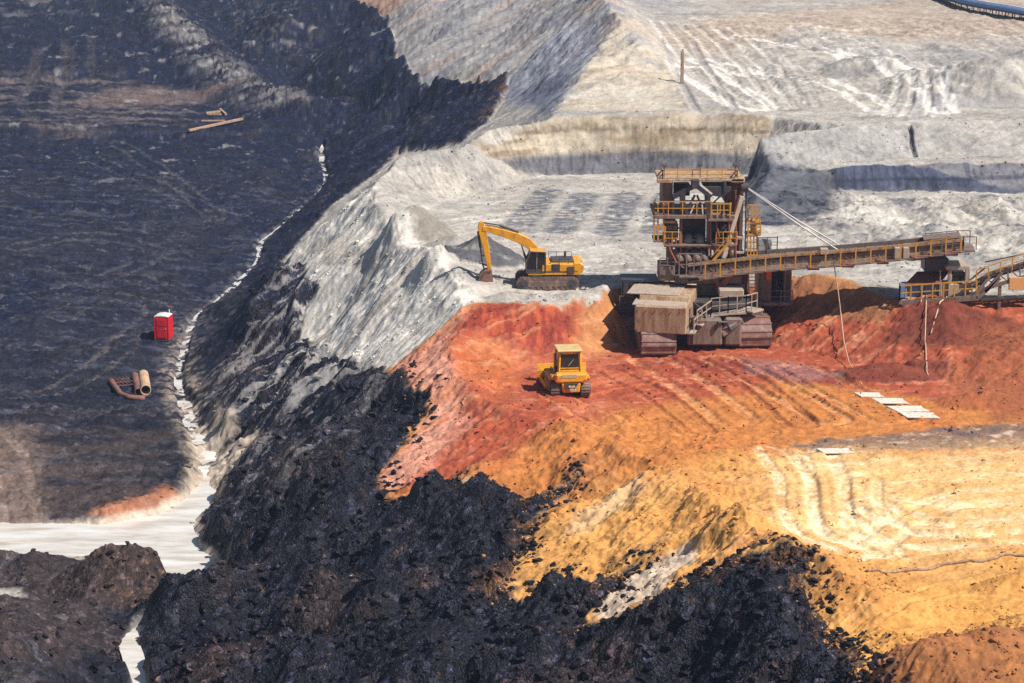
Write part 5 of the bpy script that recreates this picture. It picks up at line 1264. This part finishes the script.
    # --- cabin under the boom
    c_ = MB(); rect(c_, 759, 270, 772, 303, 6.2, 2.6, .05); rect(c_, 783, 270, 792, 303, 6.2, 2.6, .05); rect(c_, 759, 267.5, 793, 270.5, 6.1, 2.9, .03); rect(c_, 770, 270, 785, 303, 8.3, .4, .03); rect(c_, 757, 302.5, 793, 306, 5.6, 3.4, .03); ca = c_.build('cabin', M['taupe'], root)
    c_ = MB(); rect(c_, 774.5, 279, 778.5, 300, 7.0, .4, .1); rect(c_, 779.5, 276, 783, 297, 7.4, .4, .1); rect(c_, 786.5,275,790.5,299,6.14,.05,0); c_.build('dark_gap_block', M['shade'], ca)  # dark blocks standing in for the dark gap of the cabin
    c_ = MB(); rect(c_, 776,286,783,302,8.1,.15,.02); c_.build('pale_gap_block', M['white'], ca)  # pale block standing in for the bright part of that gap
    c_ = MB(); rect(c_, 766, 272, 771.5, 280, 6.12, .06, .01); c_.build('sign_plate', M['sign'], ca)
    c_ = MB(); c_.rail([P(758,303,5.65),P(792,303,5.65)],.95,.028,.8); c_.build('cabin_rail', M['taupe'], ca)
    c_ = MB()
    for x in (748.5,755.5): c_.beam(P(x,300,5.2),P(x,268,5.6),.11)
    for k in range(9): c_.beam(P(748.5,298-3.5*k,5.2+.045*k),P(755.5,298-3.5*k,5.2+.045*k),.06)
    c_.build('ladder', M['yellow'], root)
    c_ = MB(); rect(c_, 738, 268, 748, 300, 5.8, .5, .03); c_.beam(P(717,291,4.4),P(734,270,4.4),.5,.5,.05); c_.beam(P(722,290,4.2),P(712,275,4.2),.3,.3,.03); c_.build('red_brace', M['rust'], root)
    # --- low platform in front of the slew ring
    c_ = MB(); rect(c_, 719, 290, 744, 297, 2.8, 2.4, .06); c_.build('locker_top', M['pale'], root)
    c_ = MB(); rect(c_, 721, 297, 743, 308, 3.0, 2.0, .05); c_.build('locker', M['dark'], root)
    q = [P(711,315,1.6),P(728,313,1.6),P(746,312,1.6),P(757,309,2.6)]
    c_ = MB(); c_.rail(q, 1.25, .035, .55); 
    for a_, b_ in zip(q[:-1],q[1:]): c_.beam(a_+Vector((0,.6,-.08)),b_+Vector((0,.6,-.08)),1.4,.12)
    q2 = [P(697,325,.2),P(711,315,1.6)]; c_.rail(q2,1.1,.035,.6); c_.beam(q2[0]+Vector((0,.4,-.1)),q2[1]+Vector((0,.4,-.1)),.9,.1)
    c_.build('lower_platform', M['pale'], root)
    c_ = MB(); q = [P(679,276,3.9),P(701,276,3.9)]; c_.rail(q,1.7,.04,.55); c_.beam(q[0],q[1],.9,.1); c_.rail([P(660,266,4.5),P(675,266,4.5)],.6,.03,.6); c_.build('mid_handrail', M['taupe'], root)
    c_ = MB(); c_.path([P(716,330,.5),P(718,322,.4),P(726,322,.6),P(730,330,.9),P(742,322,1.4)],.10); c_.path([P(690,300,2.5),P(700,308,2.0),P(706,318,1.2)],.09); c_.build('hose', M['rubber'], root)
    # --- the transfer hopper that the boom feeds, with its own conveyor
    O2 = Vector((at(940,300,3.6).x, O.y+3.0, ground(at(940,300,3.6).x, O.y+4.5)))
    r2 = thing('transfer_hopper', 'rusty hopper with red sloping hood and railed deck above the dark red pile', 'hopper', O2)
    sh_ = O-O2
    def Q(px,py,dy): return P(px,py,dy)+sh_
    def rect2(mb, x0, y0, x1, y1, dy, th, bev=.03):
        a, b = Q(x0,y1,dy), Q(x1,y0,dy); c = (a+b)/2
        mb.box((c.x, c.y+th/2, c.z), (abs(b.x-a.x), th, abs(b.z-a.z)), None, bev); return mb
    d = MB(); 
    d.beam(Q(899,302.5,1.9),Q(976,297,1.9),.2,.26); d.beam(Q(899,301.5,3.0),Q(976,296,3.0),2.4,.12)
    for x in (905,930,955): rect2(d, x, 301, x+6, 312, 3.2, 2.2, .05)
    d.build('deck', M['taupe'], r2)
    d = MB(); d.rail([Q(899.5,301,1.85),Q(976,296,1.85)],1.15,.045,.8); d.rail([Q(899.5,301,1.85),Q(899.5,300,4.2)],1.15,.045,.8); d.build('deck_handrail', M['yellow'], r2)
    d = MB(); A = [Q(905,284,2.4),Q(940,282,2.4),Q(949,270.5,4.2),Q(917,271.5,4.2)]
    bmv = [d.bm.verts.new(v) for v in A]+[d.bm.verts.new(v-Vector((0,0,.14))) for v in A]
    for f in ((0,1,2,3),(7,6,5,4),(0,4,5,1),(1,5,6,2),(2,6,7,3),(3,7,4,0)): d.bm.faces.new([bmv[i] for i in f])
    d.build('hood', M['rust'], r2)
    d = MB(); rect2(d, 924.5,258.5,949,272,3.2,1.7,.05); rect2(d,928,250,946,259,3.4,1.2,.05); d.build('chute', M['shade'], r2)
    d = MB(); rect2(d, 903,285,921,300,2.8,1.2,.04); rect2(d, 899,284,905,298,2.3,.3,.02); rect2(d,924,284,938,299,2.9,1.0,.04); d.build('blue_panel', M['blue'], r2)
    d = MB(); rect2(d, 940,284,968,297,2.7,1.5,.05); 
    for x in (905,921,939,948,968): rect2(d, x,270 if x>930 else 284,x+2,299,2.5,.25,.01)
    rect2(d, 946,266,970,270,2.5,2.2,.03); rect2(d,948,270,952,284,2.5,.3,.02); rect2(d,965,270,969,284,2.5,.3,.02); d.build('hopper_frame', M['pale'], r2)
    d = MB(); rect2(d, 952,272,965,282,2.9,1.4,.03); d.build('window', M['glass'], r2)
    d = MB()
    U0 = [(968,286),(990,274),(1024,263.5),(1110,238)]; U1 = [(968,297),(990,287),(1024,277),(1110,252)]
    for k in (2.2,3.8):
        for ln in (U0,U1):
            for a_, b_ in zip(ln[:-1],ln[1:]): d.beam(Q(*a_,k),Q(*b_,k),.2,.26)
        for i in range(12):
            px = 972+12*i; d.beam(Q(px,np.interp(px,[u[0] for u in U0],[u[1] for u in U0]),k),Q(px,np.interp(px,[u[0] for u in U1],[u[1] for u in U1]),k),.09)
            if i < 11: d.beam(Q(px,np.interp(px,[u[0] for u in U0],[u[1] for u in U0]),k),Q(px+12,np.interp(px+12,[u[0] for u in U1],[u[1] for u in U1]),k),.08)
    for (a_, b_) in (((972,298),(990,276)),((978,298),(1000,278)),((985,292),(1002,272))): d.beam(Q(*a_,1.9),Q(*b_,1.9),.22)
    for x in (1000,1050,1098):
        yt = np.interp(x,[u[0] for u in U1],[u[1] for u in U1])
        for k in (2.3,3.7): 
            a_ = Q(x,yt,k); w_ = a_+O2; d.beam(a_, Vector((a_.x,a_.y,ground(w_.x,w_.y)-O2.z-.1)), .22)
    co_ = d.build('outgoing_conveyor', M['taupe'], r2)
    d = MB()
    for a_, b_ in zip(U0[:-1],U0[1:]): d.beam(Q(a_[0],a_[1]+2,3.0),Q(b_[0],b_[1]+2,3.0),1.3,.12)
    d.build('belt', M['rubber'], co_)
    d = MB(); d.rail([Q(976,283,1.9),Q(1024,266,1.9),Q(1110,241,1.9)],.95,.035,1.0); d.build('conveyor_handrail', M['yellow'], co_)
    d = MB(); rect2(d,1009,277.5,1040,290,2.0,.25,.02); d.build('side_plate', M['orange'], co_)
    d = MB(); d.beam(Q(980,300,2.2),Q(1100,290,2.2),.16,.16); d.beam(Q(985,268,2.0),Q(965,284,2.0),.1); d.beam(Q(985,262,2.6),Q(1024,254,2.6),.08); d.build('brace', M['dark'], co_)
    # hanging cables
    def cable(seq, label, lie=()):
        pp = [P(*q)+O for q in seq[:-1]]+[gp(*q,.10) for q in lie]+[gp(*seq[-1],.05)]; o0 = pp[-1].copy(); o0.z = ground(o0.x,o0.y)
        pp[-1].z = o0.z+.05; fine = []
        for i in range(len(pp)-1):
            for t in (0,.25,.5,.75): fine.append(pp[i].lerp(pp[i+1],t)-o0)
        fine.append(pp[-1]-o0); t = MB(); t.path(fine,.04,6); o = t.build('hanging_cable', M['rope'], None, None, True); o.location = o0; tag(o, label, 'cable', 'cables hanging from the boom'); return o
    cable([(834,264,2.9),(838,290,2.6),(841,315,2.2),(844,342,-1.0),(849,362,-4.0),(862,381,.3)], 'long slack tan cable drooping from the middle of the boom to the ground')
    cable([(921,302,1.2),(928,379,.3)], 'nearly straight tan cable hanging from the hopper deck to the ground', [(921.3+.085*k, 308+k, 2-.024*k) for k in range(0,70,5)])
    pp = [gp(*q,.07) for q in ((930,353,.5),(938,348,.6),(948,342,1.0),(958,336,1.2))]; pp = [p+Vector((0,0,.10)) for p in pp]; o0 = pp[0].copy(); t = MB(); t.path([p-o0 for p in pp],.055,6); q_ = t.build('loose_cable', M['rope'], None, None, True); q_.location = o0; tag(q_, 'short tan cable lying slantwise on the dark red pile', 'cable')
stacker()

# ------------------------------------------------------------------ blue covered conveyor at the far edge
def blue_conveyor():
    line = [(925,-12),(950,1),(985,10),(1024,17),(1080,24),(1150,30)]
    base = [on(px, py+3, 11) for px, py in line]
    o0 = base[1].copy(); root = thing('covered_conveyor', 'long blue covered belt conveyor curving across the far upper bench', 'conveyor', o0)
    sm = smooth([(b.x,b.y) for b in base], 6); ln = [Vector((x,y,ground(x,y)))-o0 for x,y in sm]
    for _ in range(3): ln = [ln[0]]+[(a+b*2+c)/4 for a,b,c in zip(ln[:-2],ln[1:-1],ln[2:])]+[ln[-1]]
    c = MB(); n = 8; rings = []
    for i,p in enumerate(ln):
        t = (ln[min(i+1,len(ln)-1)]-ln[max(i-1,0)]); t.z = 0; t.normalize(); s = Vector((-t.y,t.x,0))
        rings.append([c.bm.verts.new(p+Vector((0,0,.75))+s*(.75*math.cos(math.pi*k/n))+Vector((0,0,.75*math.sin(math.pi*k/n)))) for k in range(n+1)])
    for A,B in zip(rings[:-1],rings[1:]):
        for k in range(n): c.bm.faces.new((A[k],A[k+1],B[k+1],B[k]))
        c.bm.faces.new((A[0],B[0],B[n],A[n]))
    c.build('belt_cover', M['blue'], root, None, True)
    f = MB(); L = 0
    for a,b in zip(ln[:-1],ln[1:]):
        m = max(1,int((b-a).length/1.3)); t = (b-a).normalized(); s = Vector((-t.y,t.x,0)).normalized()
        for k in range(m):
            p = a.lerp(b,k/m)
            for q in (-.8,.8): f.beam(p+s*q+Vector((0,0,-.4)),p+s*q+Vector((0,0,.85)),.12)
        for q in (-.8,.8): f.beam(a+s*q+Vector((0,0,.72)),b+s*q+Vector((0,0,.72)),.14)
    f.build('support_frame', M['shade'], root)
    r = MB()
    for a,b in zip(ln[:-1],ln[1:]): r.beam(a+Vector((0,0,1.52)),b+Vector((0,0,1.52)),.22,.06)
    r.build('ridge_rail', M['white'], root)
blue_conveyor()
# ------------------------------------------------------------------ thin dusty air over the pit
def haze():
    x0, x1, y0, y1, z0, z1 = -420, 420, -25, 770, float(Z.min())-1.5, 46
    me = bpy.data.meshes.new('haze')
    vs = [(x,y,z) for x in (x0,x1) for y in (y0,y1) for z in (z0,z1)]
    me.from_pydata(vs, [], [(0,1,3,2),(4,6,7,5),(0,4,5,1),(2,3,7,6),(0,2,6,4),(1,5,7,3)])
    o = bpy.data.objects.new('haze', me); COL.objects.link(o); o['kind'] = 'stuff'; o['label'] = 'thin bluish haze in the air over the pit'
    m = bpy.data.materials.new('haze_air'); m.use_nodes = True; nt = m.node_tree; nt.nodes.clear()
    out = nt.nodes.new('ShaderNodeOutputMaterial'); v = nt.nodes.new('ShaderNodeVolumePrincipled')
    v.inputs['Color'].default_value = (.55,.70,1,1); v.inputs['Density'].default_value = .00019; v.inputs['Anisotropy'].default_value = .15
    nt.links.new(v.outputs[0], out.inputs['Volume']); me.materials.append(m)
haze()
# ------------------------------------------------------------------ camera, sun and sky
cam = bpy.data.cameras.new('camera'); cam.sensor_width = 36; cam.lens = 36*F/1024; cam.clip_start = 1; cam.clip_end = 3000
co = bpy.data.objects.new('camera', cam); COL.objects.link(co); co.location = (0,0,CAMZ); co.rotation_euler = (math.pi/2-PITCH, 0, 0)
scene.camera = co
SUN_EL, SUN_AZ = R(50), R(116)      # azimuth clockwise from the viewing direction (+Y)
sd = Vector((math.sin(SUN_AZ)*math.cos(SUN_EL), math.cos(SUN_AZ)*math.cos(SUN_EL), math.sin(SUN_EL)))
sl = bpy.data.lights.new('sun','SUN'); sl.energy = 5; sl.angle = R(.5); sl.color = (1,.95,.87)
so = bpy.data.objects.new('sun', sl); COL.objects.link(so); so.rotation_euler = (-sd).to_track_quat('-Z','Y').to_euler(); so.location = (60,60,90)
w = bpy.data.worlds.new('World'); scene.world = w; w.use_nodes = True; nt = w.node_tree
sk = nt.nodes.new('ShaderNodeTexSky'); sk.sky_type = 'NISHITA'; sk.sun_disc = False; sk.sun_elevation = SUN_EL; sk.sun_rotation = SUN_AZ
sk.altitude = 200; sk.air_density = 1; sk.dust_density = 1.0
bg = nt.nodes['Background']; bg.inputs['Strength'].default_value = .07
nt.links.new(sk.outputs[0], bg.inputs['Color'])
vs_ = scene.view_settings; vs_.view_transform = 'Standard'; vs_.look = 'None'; vs_.gamma = 1; vs_.use_curve_mapping = False; vs_.exposure = .36
scene.cycles.use_denoising = False
